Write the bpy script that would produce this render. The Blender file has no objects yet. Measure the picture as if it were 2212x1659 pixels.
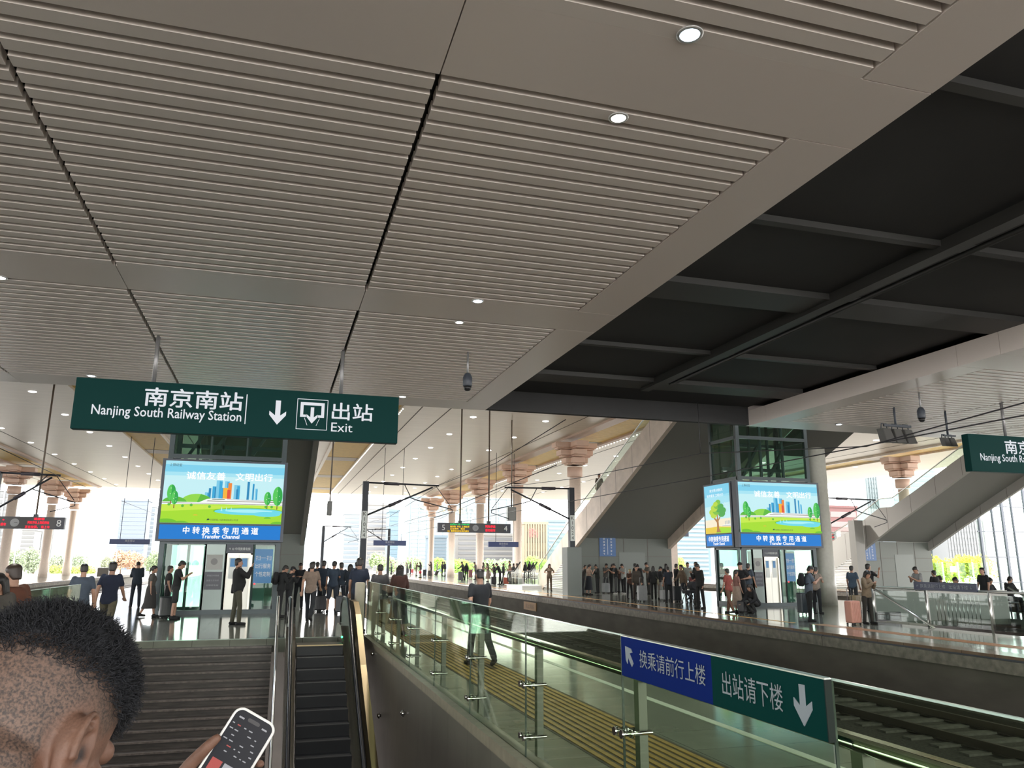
import bpy, bmesh, math, random
from mathutils import Vector, Matrix
random.seed(7)
S = bpy.context.scene
COL = S.collection
PI = math.pi
D = math.radians

# ------------------------------------------------------------------ camera
FPX, PITCH, YAW, ROLL, EYE = 1681.06, .224757, .290865, .004041, 1.75
cF = Vector((math.sin(YAW)*math.cos(PITCH), math.cos(YAW)*math.cos(PITCH), math.sin(PITCH)))
_r = Vector((math.cos(YAW), -math.sin(YAW), 0)); _u = _r.cross(cF)
cR = math.cos(ROLL)*_r + math.sin(ROLL)*_u
cU = -math.sin(ROLL)*_r + math.cos(ROLL)*_u
cam = bpy.data.cameras.new('camera'); cam.sensor_width = 36; cam.lens = FPX*36/2212
cam.clip_start = .05; cam.clip_end = 3000
camo = bpy.data.objects.new('camera', cam); COL.objects.link(camo)
camo.matrix_world = Matrix(((cR.x, cU.x, -cF.x, 0), (cR.y, cU.y, -cF.y, 0), (cR.z, cU.z, -cF.z, EYE), (0, 0, 0, 1)))
S.camera = camo

def at(px, py, **k):
    """world point seen at photo pixel (px,py) on the plane x=, y= or z="""
    d = cR*((px-1106)/FPX) - cU*((py-829.5)/FPX) + cF
    (a, v), = k.items(); i = 'xyz'.index(a)
    o = Vector((0, 0, EYE)); return o + d*((v-o[i])/d[i])

# ------------------------------------------------------------------ world, sun, exposure
W = bpy.data.worlds.new('world'); S.world = W; W.use_nodes = True
bg = W.node_tree.nodes['Background']; bg.inputs[0].default_value = (1, .98, .95, 1); bg.inputs[1].default_value = 9.0
S.view_settings.view_transform = 'Standard'; S.view_settings.look = 'None'
S.view_settings.gamma = 1; S.view_settings.exposure = 0; S.view_settings.use_curve_mapping = False
S.cycles.use_denoising = True; S.cycles.max_bounces = 8; S.cycles.diffuse_bounces = 5; S.cycles.use_adaptive_sampling = True; S.cycles.adaptive_threshold = .02
S.cycles.glossy_bounces = 4; S.cycles.transparent_max_bounces = 12; S.cycles.transmission_bounces = 4
S.cycles.sample_clamp_indirect = 6; S.cycles.caustics_reflective = False; S.cycles.caustics_refractive = False

# ------------------------------------------------------------------ materials
MATS = {}
def srgb(h):
    c = [int(h[i:i+2], 16)/255 for i in (0, 2, 4)]
    return tuple(x/12.92 if x <= .04045 else ((x+.055)/1.055)**2.4 for x in c)
def mat(name, col, rough=.6, metal=0, emit=0, noise=0, scale=8, spec=.5, bump=0, stretch=(1, 1, 1)):
    if name in MATS: return MATS[name]
    if isinstance(col, str): col = srgb(col)
    m = bpy.data.materials.new(name); m.use_nodes = True; nt = m.node_tree
    p = nt.nodes['Principled BSDF']
    p.inputs['Base Color'].default_value = (*col, 1); p.inputs['Roughness'].default_value = rough
    p.inputs['Metallic'].default_value = metal; p.inputs['Specular IOR Level'].default_value = spec
    if emit:
        p.inputs['Emission Color'].default_value = (*col, 1); p.inputs['Emission Strength'].default_value = emit
    if noise or bump:
        tc = nt.nodes.new('ShaderNodeTexCoord'); mp = nt.nodes.new('ShaderNodeMapping'); n = nt.nodes.new('ShaderNodeTexNoise')
        mp.inputs['Scale'].default_value = stretch; n.inputs['Scale'].default_value = scale; n.inputs['Detail'].default_value = 5
        nt.links.new(tc.outputs['Object'], mp.inputs[0]); nt.links.new(mp.outputs[0], n.inputs['Vector'])
        if noise:
            r = nt.nodes.new('ShaderNodeMapRange'); r.inputs['From Min'].default_value = .3; r.inputs['From Max'].default_value = .7
            r.inputs['To Min'].default_value = 1-noise; r.inputs['To Max'].default_value = 1+noise
            mx = nt.nodes.new('ShaderNodeVectorMath'); mx.operation = 'SCALE'; mx.inputs[0].default_value = col
            nt.links.new(n.outputs['Fac'], r.inputs[0]); nt.links.new(r.outputs[0], mx.inputs['Scale'])
            nt.links.new(mx.outputs[0], p.inputs['Base Color'])
        if bump:
            b = nt.nodes.new('ShaderNodeBump'); b.inputs['Strength'].default_value = bump; b.inputs['Distance'].default_value = .02
            nt.links.new(n.outputs['Fac'], b.inputs['Height']); nt.links.new(b.outputs[0], p.inputs['Normal'])
    MATS[name] = m; return m
def glass(name, tint=(.86, .95, .9), refl=1.0):
    if name in MATS: return MATS[name]
    m = bpy.data.materials.new(name); m.use_nodes = True; nt = m.node_tree; nt.nodes.clear()
    o = nt.nodes.new('ShaderNodeOutputMaterial'); t = nt.nodes.new('ShaderNodeBsdfTransparent'); g = nt.nodes.new('ShaderNodeBsdfGlossy')
    t.inputs[0].default_value = (*tint, 1); g.inputs['Roughness'].default_value = .02
    f = nt.nodes.new('ShaderNodeLayerWeight'); f.inputs[0].default_value = .5
    q = nt.nodes.new('ShaderNodeMath'); q.operation = 'POWER'; q.inputs[1].default_value = 5
    k = nt.nodes.new('ShaderNodeMath'); k.operation = 'MULTIPLY_ADD'; k.inputs[1].default_value = .9*refl; k.inputs[2].default_value = .035*refl; k.use_clamp = True
    x = nt.nodes.new('ShaderNodeMixShader')
    nt.links.new(f.outputs['Facing'], q.inputs[0]); nt.links.new(q.outputs[0], k.inputs[0]); nt.links.new(k.outputs[0], x.inputs[0]); nt.links.new(t.outputs[0], x.inputs[1]); nt.links.new(g.outputs[0], x.inputs[2])
    nt.links.new(x.outputs[0], o.inputs[0]); MATS[name] = m; return m
def tiles(name, col, w, h, rough=.12, mortar=.004, mcol=None, var=.06, spec=.5, offset=0.0, noise=.1):
    """stone slabs with joints, laid in object x/y"""
    if name in MATS: return MATS[name]
    if isinstance(col, str): col = srgb(col)
    m = bpy.data.materials.new(name); m.use_nodes = True; nt = m.node_tree; p = nt.nodes['Principled BSDF']
    tc = nt.nodes.new('ShaderNodeTexCoord'); b = nt.nodes.new('ShaderNodeTexBrick')
    b.offset = offset; b.inputs['Scale'].default_value = 1; b.inputs['Brick Width'].default_value = w; b.inputs['Row Height'].default_value = h
    b.inputs['Mortar Size'].default_value = mortar; b.inputs['Mortar Smooth'].default_value = 0
    b.inputs['Color1'].default_value = (*[c*(1-var) for c in col], 1); b.inputs['Color2'].default_value = (*[c*(1+var) for c in col], 1)
    b.inputs['Mortar'].default_value = (*(mcol or [c*.45 for c in col]), 1)
    n = nt.nodes.new('ShaderNodeTexNoise'); n.inputs['Scale'].default_value = 3; n.inputs['Detail'].default_value = 6
    r = nt.nodes.new('ShaderNodeMapRange'); r.inputs['From Min'].default_value = .3; r.inputs['From Max'].default_value = .7
    r.inputs['To Min'].default_value = 1-noise; r.inputs['To Max'].default_value = 1+noise
    v = nt.nodes.new('ShaderNodeVectorMath'); v.operation = 'SCALE'
    nt.links.new(tc.outputs['Object'], b.inputs[0]); nt.links.new(tc.outputs['Object'], n.inputs['Vector']); nt.links.new(n.outputs['Fac'], r.inputs[0])
    nt.links.new(b.outputs['Color'], v.inputs[0]); nt.links.new(r.outputs[0], v.inputs['Scale']); nt.links.new(v.outputs[0], p.inputs['Base Color'])
    p.inputs['Roughness'].default_value = rough; p.inputs['Specular IOR Level'].default_value = spec
    MATS[name] = m; return m

# ------------------------------------------------------------------ mesh helpers
class MB:
    def __init__(s): s.v = []; s.f = []; s.m = []; s.mi = 0; s.sm = []; s.smooth = False
    def face(s, pts, mi=None):
        n = len(s.v); s.v += [tuple(p) for p in pts]; s.f.append(tuple(range(n, n+len(pts)))); s.m.append(s.mi if mi is None else mi); s.sm.append(False); return s
    def grid(s, rings, closed=True, caps=True, mi=None, smooth=True):
        n = len(s.v); k = len(rings[0]); mi = s.mi if mi is None else mi
        for r in rings: s.v += [tuple(p) for p in r]
        for i in range(len(rings)-1):
            for j in range(k if closed else k-1):
                a = n+i*k+j; b = n+i*k+(j+1) % k
                s.f.append((a, b, b+k, a+k)); s.m.append(mi); s.sm.append(smooth)
        if caps and closed:
            s.f.append(tuple(n+j for j in reversed(range(k)))); s.m.append(mi); s.sm.append(False)
            e = n+(len(rings)-1)*k; s.f.append(tuple(e+j for j in range(k))); s.m.append(mi); s.sm.append(False)
        return s
    def box(s, x0, x1, y0, y1, z0, z1, mi=None):
        x0, x1 = min(x0, x1), max(x0, x1); y0, y1 = min(y0, y1), max(y0, y1); z0, z1 = min(z0, z1), max(z0, z1)
        return s.grid([[(x0, y0, z), (x1, y0, z), (x1, y1, z), (x0, y1, z)] for z in (z0, z1)], mi=mi, smooth=False)
    def bar(s, a, b, w, h=None, mi=None, up=(0, 0, 1)):
        """square bar from a to b, w across, h along up"""
        h = w if h is None else h; a = Vector(a); b = Vector(b); d = (b-a).normalized(); u = Vector(up)
        if abs(d.dot(u)) > .98: u = Vector((0, 1, 0))
        x = d.cross(u).normalized(); u = x.cross(d)
        return s.grid([[p+x*i*w/2+u*j*h/2 for i, j in ((-1, -1), (1, -1), (1, 1), (-1, 1))] for p in (a, b)], mi=mi, smooth=False)
    def tube(s, pts, r, n=8, mi=None, caps=True):
        pts = [Vector(p) for p in pts]; rings = []; px = None
        for i, p in enumerate(pts):
            d = ((pts[min(i+1, len(pts)-1)]-p).normalized()+(p-pts[max(i-1, 0)]).normalized())
            d = d.normalized() if d.length > 1e-6 else Vector((0, 0, 1))
            if px is None:
                px = d.cross(Vector((0, 0, 1)) if abs(d.z) < .95 else Vector((0, 1, 0))).normalized()
            else:
                px = px-d*px.dot(d); px.normalize()
            y = d.cross(px); rr = r[i] if isinstance(r, (list, tuple)) else r
            rings.append([p+(px*math.cos(t)+y*math.sin(t))*rr for t in [2*PI*j/n for j in range(n)]])
        return s.grid(rings, caps=caps, mi=mi)
    def lathe(s, prof, c=(0, 0, 0), n=16, mi=None, axis='z', smooth=True):
        rings = []
        for r, h in prof:
            ring = []
            for j in range(n):
                t = 2*PI*j/n; a, b = r*math.cos(t), r*math.sin(t)
                q = {'z': (a, b, h), 'y': (a, -h, b), 'x': (h, a, b)}[axis]
                ring.append((c[0]+q[0], c[1]+q[1], c[2]+q[2]))
            rings.append(ring)
        return s.grid(rings, mi=mi, smooth=smooth)
    def prism(s, poly, d, mi=None):
        """polygon (3D points) swept along vector d"""
        d = Vector(d); return s.grid([[Vector(p) for p in poly], [Vector(p)+d for p in poly]], mi=mi, smooth=False)
    def ball(s, c, r, n=10, mi=None, sc=(1, 1, 1)):
        rings = []
        for i in range(n+1):
            a = -PI/2+PI*i/n; rr = max(math.cos(a), .02)
            rings.append([(c[0]+r*sc[0]*rr*math.cos(2*PI*j/(n*2)), c[1]+r*sc[1]*rr*math.sin(2*PI*j/(n*2)), c[2]+r*sc[2]*math.sin(a)) for j in range(n*2)])
        return s.grid(rings, mi=mi)
    def mesh(s, name, mats, off=(0, 0, 0)):
        me = bpy.data.meshes.new(name)
        me.from_pydata([(x-off[0], y-off[1], z-off[2]) for x, y, z in s.v], [], s.f)
        for m in (mats if isinstance(mats, (list, tuple)) else [mats]): me.materials.append(m)
        me.polygons.foreach_set('material_index', s.m); me.polygons.foreach_set('use_smooth', s.sm)
        bm = bmesh.new(); bm.from_mesh(me); bmesh.ops.recalc_face_normals(bm, faces=bm.faces); bm.to_mesh(me); bm.free()
        me.update(); return me
    def build(s, name, mats, parent=None, bevel=0):
        off = parent['_o'] if parent is not None and '_o' in parent else (0, 0, 0)
        o = bpy.data.objects.new(name, s.mesh(name, mats, off)); COL.objects.link(o)
        if parent is not None:
            o.parent = parent; OFF[o.name] = tuple(off)
        if bevel:
            b = o.modifiers.new('bevel', 'BEVEL'); b.width = bevel; b.segments = 2; b.limit_method = 'ANGLE'
        return o
OFF = {}
ROOTS = []
def sub(o):
    """let a part carry sub-parts built in world coordinates"""
    o['_o'] = OFF.get(o.name, (0, 0, 0)); ROOTS.append(o); return o
def tag(o, label, cat, group=None, kind=None):
    o['label'] = label; o['category'] = cat
    if group: o['group'] = group
    if kind: o['kind'] = kind
    return o
def thing(name, label, cat, loc=(0, 0, 0), group=None):
    o = bpy.data.objects.new(name, None); COL.objects.link(o); o.location = loc; o.empty_display_size = .2
    o['_o'] = tuple(loc); ROOTS.append(o); return tag(o, label, cat, group)
def struct(name, mb, mats):
    o = mb.build(name, mats); o['kind'] = 'structure'; return o
def dup(o, loc=None, rotz=None, label=None, parent=None, scale=None):
    c = o.copy(); COL.objects.link(c)
    if parent is not None: c.parent = parent
    if loc is not None: c.location = loc
    if rotz is not None: c.rotation_euler = (0, 0, rotz)
    if scale is not None: c.scale = (scale,)*3
    if label: c['label'] = label
    for ch in list(o.children): dup(ch, parent=c)
    return c
TXT = {}
def lettering(txt, m, parent, o, x=(1, 0, 0), z=(0, 0, 1), w=None, h=.3, ext=.004, bold=0, name='lettering', align='c'):
    """solid letters: o = centre (or left) of the line, x = reading direction, z = up; h = letter height"""
    x = Vector(x).normalized(); z = Vector(z).normalized(); nrm = x.cross(z)
    c = bpy.data.curves.new('lettering', 'FONT'); c.body = txt; c.size = 1; c.resolution_u = 2
    t = bpy.data.objects.new('lettering', c); COL.objects.link(t)
    me = bpy.data.meshes.new_from_object(t.evaluated_get(bpy.context.evaluated_depsgraph_get()))
    bpy.data.objects.remove(t); bpy.data.curves.remove(c)
    xs = [v.co.x for v in me.vertices]; ys = [v.co.y for v in me.vertices]
    x0, x1, y0, y1 = min(xs), max(xs), min(ys), max(ys); sy = h/(y1-y0); sx = w/(x1-x0) if w else sy
    cx = (x0+x1)/2 if align == 'c' else x0
    off = Vector(parent['_o']) if '_o' in parent else Vector((0, 0, 0)); o = Vector(o)-off
    bm = bmesh.new(); bm.from_mesh(me)
    if bold:                                                          # heavier stroke: the outline laid down again around itself
        src = [g for g in bm.verts]+[g for g in bm.edges]+[g for g in bm.faces]
        for dx, dy in ((bold, 0), (-bold, 0), (0, bold), (0, -bold)):
            for g in bmesh.ops.duplicate(bm, geom=src)['geom']:
                if isinstance(g, bmesh.types.BMVert): g.co.x += dx; g.co.y += dy
    for v in bm.verts:
        v.co = o + x*((v.co.x-cx)*sx) + z*((v.co.y-(y0+y1)/2)*sy) + nrm*ext
    bm.to_mesh(me); bm.free(); me.materials.clear(); me.materials.append(m)
    ob = bpy.data.objects.new(name, me); COL.objects.link(ob); ob.parent = parent; return ob

# shared materials
white_metal = mat('white_metal', (.7, .71, .72), .35, .0)
steel = mat('brushed_steel', (.62, .62, .6), .28, 1.0)
dark_steel = mat('dark_painted_steel', (.05, .06, .08), .45)
chrome = mat('chrome', (.8, .8, .8), .08, 1)
black = mat('black_plastic', (.012, .012, .014), .4)
rubber = mat('black_rubber', (.02, .02, .022), .5)
letter_white = mat('letter_white', (.85, .87, .86), .5)
# ------------------------------------------------------------------ platforms, tracks, pit (setting)
granite = tiles('platform_granite', (.195, .205, .175), .8, .8, .1, .006, var=.08)
edge_stone = tiles('edge_stone', (.21, .145, .105), 1.2, .8, .16, .006, var=.1)
concrete = mat('platform_concrete', (.125, .117, .098), .85, noise=.18, scale=2.2, bump=.2, stretch=(1, .35, 1))
nosing = mat('edge_nosing', (.20, .185, .16), .8, noise=.3, scale=6, bump=.4)
yellow_line = mat('yellow_line', (.62, .30, .05), .4, noise=.15)
white_line = mat('white_line', (.6, .62, .56), .35)
tactile = mat('tactile_yellow', (.34, .21, .055), .5, noise=.15)
tactile_gap = mat('tactile_groove', (.06, .05, .035), .6)
wall_granite = tiles('pit_granite', (.115, .10, .09), 1.2, .9, .3, .005, var=.12)
PITX0, PITX1, PITY0, PITY1 = -3.35, 2.20, 1.9, 19.6
def slab(name, x0, x1, y0, y1, holes=()):
    """platform top at z=0 with rectangular holes, walls 1.25 m down"""
    mb = MB(); ys = sorted({y0, y1, *[h[2] for h in holes], *[h[3] for h in holes]})
    for a, b in zip(ys, ys[1:]):
        cuts = [(h[0], h[1]) for h in holes if h[2] <= a and b <= h[3]]; x = x0+.6
        for c, d in sorted(cuts): mb.box(x, c, a, b, -.3, 0, 0); x = d
        mb.box(x, x1-.6, a, b, -.3, 0, 0)
        mb.box(x0, x0+.6, a, b, -.06, 0, 1); mb.box(x1-.6, x1, a, b, -.06, 0, 1)
    y = y0
    while y < y1:                                                     # nosing blocks
        e = min(y+10.0, y1)
        for x, d in ((x0, 1), (x1, -1)):
            mb.box(x+d*.03, x+d*.6, y+.02, e, -.1, -.06, 4); mb.box(x-d*.02, x+d*.6, y+.02, e-.02, -.34, -.1, 2)
        y = e
    mb.box(x0+.16, x0+.6, y0, y1, -1.35, -.3, 3); mb.box(x1-.6, x1-.16, y0, y1, -1.35, -.3, 3)
    mb.box(x0+.6, x1-.6, y1-.3, y1, -1.35, -.3, 3)
    return struct(name, mb, [granite, edge_stone, nosing, concrete, dark_steel])
floor = slab('floor', -8.9, 6.05, -4, 118, [(PITX0, PITX1, PITY0, PITY1)])
slab('platform_opposite', 13.85, 26.6, -12, 118, [(17.95, 23.3, -6, 20.75)])
slab('platform_third', 35.7, 48.6, 10, 118)
slab('platform_left', -30.6, -17.6, 20, 118)
ballast = mat('ballast', (.05, .046, .042), .95, noise=.55, scale=22, bump=1)
mb = MB()
for a, b, c, d in ((-400, -3.75, -60, 900), (2.5, 17.8, -60, 900), (23.5, 400, -60, 900), (-3.75, 2.5, -60, 1.5), (-3.75, 2.5, 22.1, 900), (17.8, 23.5, -60, -6.1), (17.8, 23.5, 20.8, 900)): mb.box(a, b, c, d, -1.75, -1.45, 0)
struct('ground', mb, [mat('ground_gravel', (.38, .36, .33), .9, noise=.25, scale=.6)])
mb = MB()
for x0, x1 in ((5.9, 14.0), (-17.8, -8.74), (26.4, 35.9)): mb.box(x0+.01, x1-.01, -20, 130, -1.45, -1.235, 0)
mb.box(-110, -30.7, 10, 112, -1.45, -1.3, 0); mb.box(48.7, 62, 10, 112, -1.45, -1.3, 0); struct('track_bed', mb, [ballast])  # left bed added as dark ground, to cut bounce onto the canopy
# painted strips on the platforms
def strip(x0, x1, y0, y1, m, n='trim_1', z=.004):
    return struct(n, MB().box(x0, x1, y0, y1, 0, z), [m])
strip(4.83, 4.93, -3, 100, white_line, 'trim_1'); strip(15.05, 15.18, 20.9, 117, yellow_line, 'trim_2'); strip(-7.7, -7.6, 20, 117, white_line, 'trim_3')
strip(15.25, 15.7, -8, 20.3, mat('worn_orange', (.36, .17, .08), .35, noise=.2), 'trim_4'); strip(37.0, 37.12, 20, 117, yellow_line, 'trim_5')
mb = MB(); x = 2.98
while x < 3.92: mb.box(x, x+.055, -3, 100, 0, .012, 0); x += .095
mb.box(2.95, 3.95, -3, 100, 0, .004, 1); struct('tactile_paving', mb, [tactile, tactile_gap])
strip(-3.4, 2.3, 19.62, 19.78, mat('stair_edge_strip', (.30, .38, .32), .2), 'trim_6', .006)
# railway tracks: two rails and their sleepers each
rail_m = mat('rail_steel', (.10, .085, .075), .4, .6); sleeper_m = mat('concrete_sleeper', (.095, .09, .085), .9, noise=.3)
def track(x, label, y0, y1, n0, n1):
    t = thing('railway_track', label, 'track', (x, y0, -1.36))
    for s in (-.72, .72):
        mb = MB(); mb.box(x+s-.036, x+s+.036, y0, y1, -1.12, -1.07); mb.box(x+s-.01, x+s+.01, y0, y1, -1.2, -1.12); mb.box(x+s-.07, x+s+.07, y0, y1, -1.22, -1.2); mb.build('rail', rail_m, t)
    y = n0; a = MB(); 
    first = None
    while y < n1:
        if first is None:
            mb = MB(); mb.prism([(x-1.25, y-.13, -1.36), (x-1.25, y+.13, -1.36), (x-1.25, y+.1, -1.2), (x-1.25, y-.1, -1.2)], (2.5, 0, 0)); first = mb.build('sleeper', sleeper_m, t); base = y
        else:
            c = first.copy(); COL.objects.link(c); c.location = (0, y-base, 0)
        y += .6
    mb = MB(); y = n1
    while y < y1: mb.prism([(x-1.25, y-.13, -1.36), (x-1.25, y+.13, -1.36), (x-1.25, y+.1, -1.2), (x-1.25, y-.1, -1.2)], (2.5, 0, 0)); y += .6
    o = mb.build('sleepers', sleeper_m, t); o['kind'] = 'stuff'
track(7.85, 'railway track nearest the glass railing, below the near platform edge', -6, 110, 3, 55)
track(12.05, 'railway track running along the foot of the opposite platform wall', -6, 110, 3, 55)
track(-10.7, 'railway track along the left edge of the near platform', 16, 110, 22, 70)
track(-15.8, 'railway track beside the far left platform', 16, 110, 22, 70)

# pit with the wall at its right, the stairs and the escalator
pit_wall_m = tiles('wall_slab_side', (.15, .135, .125), 1.3, 1.0, .3, .006, var=.1)
struct('wall_right', MB().box(PITX1-.006, PITX1+.25, PITY0, PITY1+.3, -6.6, -.06), [pit_wall_m]); struct('wall_left', MB().box(PITX0-.25, PITX0+.006, PITY0, PITY1+.3, -6.6, -.06), [pit_wall_m])
struct('wall_back', MB().box(PITX0-.25, PITX1+.25, 21.9, 22.05, -6.6, -.3), [pit_wall_m])
struct('wall_front', MB().box(PITX0+.02, PITX1-.02, PITY0-.3, PITY0, -6.6, -.3), [pit_wall_m])
mb = MB(); mb.box(PITX0-.2, PITX1+.2, PITY0-.3, 22, -6.9, -6.6); struct('floor_lower', mb, [mat('lower_floor', (.12, .12, .11), .2)])
mb = MB(); mb.box(PITX1-.016, PITX1+.2, PITY0, PITY1, -.06, .05, 0); mb.box(PITX0-.2, PITX0+.016, PITY0, PITY1, -.06, .05, 0); struct('trim_7', mb, [mat('kerb_stone', (.28, .24, .20), .35, noise=.15)])
tread_m = mat('stair_granite', (.040, .033, .029), .42, noise=.45, scale=5, stretch=(.6, 4, 4)); 
SX0, SX1 = PITX0+.012, .12
st = thing('staircase', 'wide dark granite staircase going down in front of the left glass elevator', 'stairs', (-1.6, 19.6, 0))
nose = mat('stair_nosing', (.13, .11, .10), .3, noise=.4, scale=12)
mb = MB(); mn = MB(); y, z = 19.6, 0
ns = 46
for i in range(ns):
    z -= .14; y1 = y-.245
    mb.box(SX0, SX1, y1, y, -6.6, z, 0)
    mn.box(SX0, SX1, y1-.012, y1+.05, z-.03, z+.002, 0); y = y1
mb.build('steps', [tread_m], st); mn.build('anti_slip_nosing', [nose], st)
# stair handrail between stairs and escalator (two tubes on posts)
sl = .5714
hr = thing('stair_handrail', 'double tube steel handrail between the stairs and the escalator', 'handrail', (.2, 19.8, 0))
for h, n in ((.92, 'upper_tube'), (.6, 'lower_tube')):
    pts = [(.2, 20.0, .02), (.2, 20.0, h), (.2, 19.5, h)]+[(.2, 19.5-d, h-d*sl) for d in (.3, 2, 4, 6, 8, 9.5)]
    mb = MB(); mb.tube(pts, .028, 10); mb.build(n, steel, hr)
for d in (1.2, 2.8, 4.4, 6, 7.6, 9.2):
    mb = MB(); y = 19.5-d; mb.tube([(.2, y, .9-d*sl), (.2, y, -.12-d*sl-.1)], .02, 8); mb.build('post', steel, hr)
# escalator
esc = thing('escalator', 'escalator with dark steps beside the stairs, brass lit handrail at right', 'escalator', (1.1, 18.4, 0))
e_dark = mat('escalator_step', (.010, .011, .013), .5, .5); e_black = mat('escalator_handrail', (.012, .012, .014), .3)
e_pan = mat('escalator_panel', (.50, .47, .42), .22, 1.0); brass = mat('brass_deck', (.27, .215, .13), .38, 1.0)
mb = MB(); y, z = 17.9, -.0
for i in range(30):
    mb.prism([(.62, y, z-.6), (.62, y, z), (.62, y-.02, z-.2), (.62, y-.4, z-.2), (.62, y-.4, z-.6)], (.96, 0, 0), 0)
    mb.box(.62, 1.58, y-.4-.004, y-.38, z-.205, z-.19, 1); z -= .2; y -= .35
mb.build('steps', [e_dark, mat('step_edge', (.07, .07, .07), .4, .6)], esc)
mb = MB(); mb.box(.62, 1.58, 17.9, 18.5, -.3, .004, 0); mb.box(.62, 1.58, 17.86, 17.9, -.012, .012, 1); mb.build('comb_plate', [mat('comb_steel', (.10, .095, .08), .45, .6), brass], esc)
for s, (xa, xb, xr) in (('left', (.40, .60, .47)), ('right', (1.60, 1.98, 1.73))):
    def path(h): return [(20.35, h-.25), (20.1, h-.06), (19.9, h), (18.9, h)]+[(18.9-d, h-d*sl*(1 if d > .6 else .7)) for d in (.6, 2, 4, 6, 8, 10, 11)]
    mb = MB(); up = path(.86); lo = path(.30)
    poly = [(xr, y, z) for y, z in up]+[(xr, y, z) for y, z in reversed(lo)]
    mb.grid([[(xr-.012, a, b), (xr+.012, a, b), (xr+.012, c, d), (xr-.012, c, d)] for (a, b), (c, d) in zip(up, lo)], mi=0, smooth=False); mb.build('glass_side', [e_pan if s == 'left' else mat('balustrade_panel', (.26, .30, .27), .25, .9)], esc)
    mb = MB(); mb.grid([[(xa, a, b-.55), (xb, a, b-.55), (xb, a, b-1.1), (xa, a, b-1.1)] for a, b in up], smooth=False); mb.build('skirt_deck', [e_pan], esc)
    mb = MB(); pts = [(xr, 20.3, .3), (xr, 20.42, .5), (xr, 20.36, .74)]+[(xr, a, b+.03) for a, b in up[1:]]; mb.tube(pts, .042, 8); mb.build('handrail', [e_black], esc)
    if s == 'right':
        mb = MB(); mb.grid([[(1.86, a, b-.02), (1.98, a, b-.02), (1.98, a, b-.5), (1.86, a, b-.5)] for a, b in up], smooth=False); mb.build('outer_deck', [brass], esc)
mb = MB(); mb.ball((1.585, 18.3, .12), .022, 6); mb.build('signal_lamp', [mat('green_lamp', (.05, .9, .25), .4, emit=6)], esc)
# small steel dome studs on the pit wall
for k, (px, py) in enumerate(((806, 1412), (820, 1546), (872, 1541))):
    p = at(px, py, x=PITX1-.03); mb = MB(); mb.lathe([(.03, .03), (.03, 0), (.055, 0), (.05, -.03), (.02, -.05)], tuple(p), 12, axis='x')
    tag(mb.build('wall_stud', chrome), ('round chrome stud near the top of the pit wall beside the escalator', 'round chrome stud low on the pit wall, left of its pair', 'round chrome stud low on the pit wall, right of its pair')[k], 'stud')

# ------------------------------------------------------------------ soffit of the concourse (setting)
HC = 6.14
panel = mat('soffit_panel', (.80, .725, .69), .32, .0, spec=.6)
slat_m = mat('soffit_slat', (.80, .735, .70), .34, .0, spec=.6)
void_m = mat('soffit_void', (.02, .018, .017), .9)
joint_m = mat('soffit_joint', (.12, .11, .10), .8)
BAYS_L = [(-10.15, -6.43), (-6.37, -2.63), (-2.57, 1.15), (1.21, 4.93)]; BAYS_R = [(15.5, 19.22), (19.28, 23.0), (23.06, 26.78), (26.84, 30.5)]
PL = [(-9.3, -8.2), (-2.05, -.95), (5.22, 6.30), (12.45, 13.57), (20.96, 22.0)]
def soffit(name, bays):
    mb = MB()
    for y0, y1 in PL:
        for x0, x1 in bays: mb.box(x0-.024, x1+.024, y0, y1, HC, HC+.12, 0)
    for (a0, a1), (b0, b1) in zip(PL, PL[1:]):
        n = round((b0-a1)/.2562); p = (b0-a1)/n
        for i in range(n):
            y = a1+i*p
            for x0, x1 in bays: mb.box(x0, x1, y+.088, y+p-.002, HC, HC+.11, 1)
    mb.box(bays[0][0]-.1, bays[-1][1]+.1, -9, 22, HC+.42, HC+.5, 2)
    for x0, x1 in bays[1:]: mb.box(x0-.05, x0-.01, -9, 22, HC+.12, HC+.4, 2)
    return struct(name, mb, [panel, slat_m, void_m])
soffit('ceiling', BAYS_L); soffit('ceiling_opposite', BAYS_R)
mb = MB()
for x0, x1 in ((4.955, 5.75), (14.68, 15.475), (-10.97, -10.2), (30.5, 31.3)):
    ys = [-9, -.95, 5.22, 6.30, 12.45, 13.57, 20.96, 22.0]
    for a, b in zip(ys, ys[1:]): mb.box(x0, x1, a+.006, b-.006, HC, HC+.5, 0)
    mb.box(x0+.02, x1-.02, -9, 22, HC+.02, HC+.4, 1)
struct('ceiling_beam', mb, [panel, joint_m])
dark = mat('dark_soffit', (.03, .031, .033), .7, noise=.15, scale=.5); dbeam = mat('dark_beam', (.05, .05, .05), .5)
for k, (x0, x1, xm) in enumerate(((5.75, 14.68, 9.95), (-25, -10.97, -17), (31.3, 40, 36))):
    mb = MB(); mb.box(x0, x1, -9, 22, HC+.62, HC+.7, 0)
    for y0, y1, h in ((1.5, 2.4, .12), (5.6, 5.75, .1), (9.1, 9.25, .1), (11.75, 12.65, .12), (16.05, 16.2, .1), (19.05, 19.95, .12)): mb.box(x0, x1, y0, y1, HC+.62-h, HC+.62, 1)
    mb.box(xm-.13, xm+.13, -9, 19.9, HC+.42, HC+.62, 1); mb.tube([(xm+.35, -9, HC+.45), (xm+.35, 19, HC+.45)], .05, 8, 1)
    struct('ceiling_dark_bay' if not k else 'ceiling_dark_bay.%03d' % k, mb, [dark, dbeam])
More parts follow.
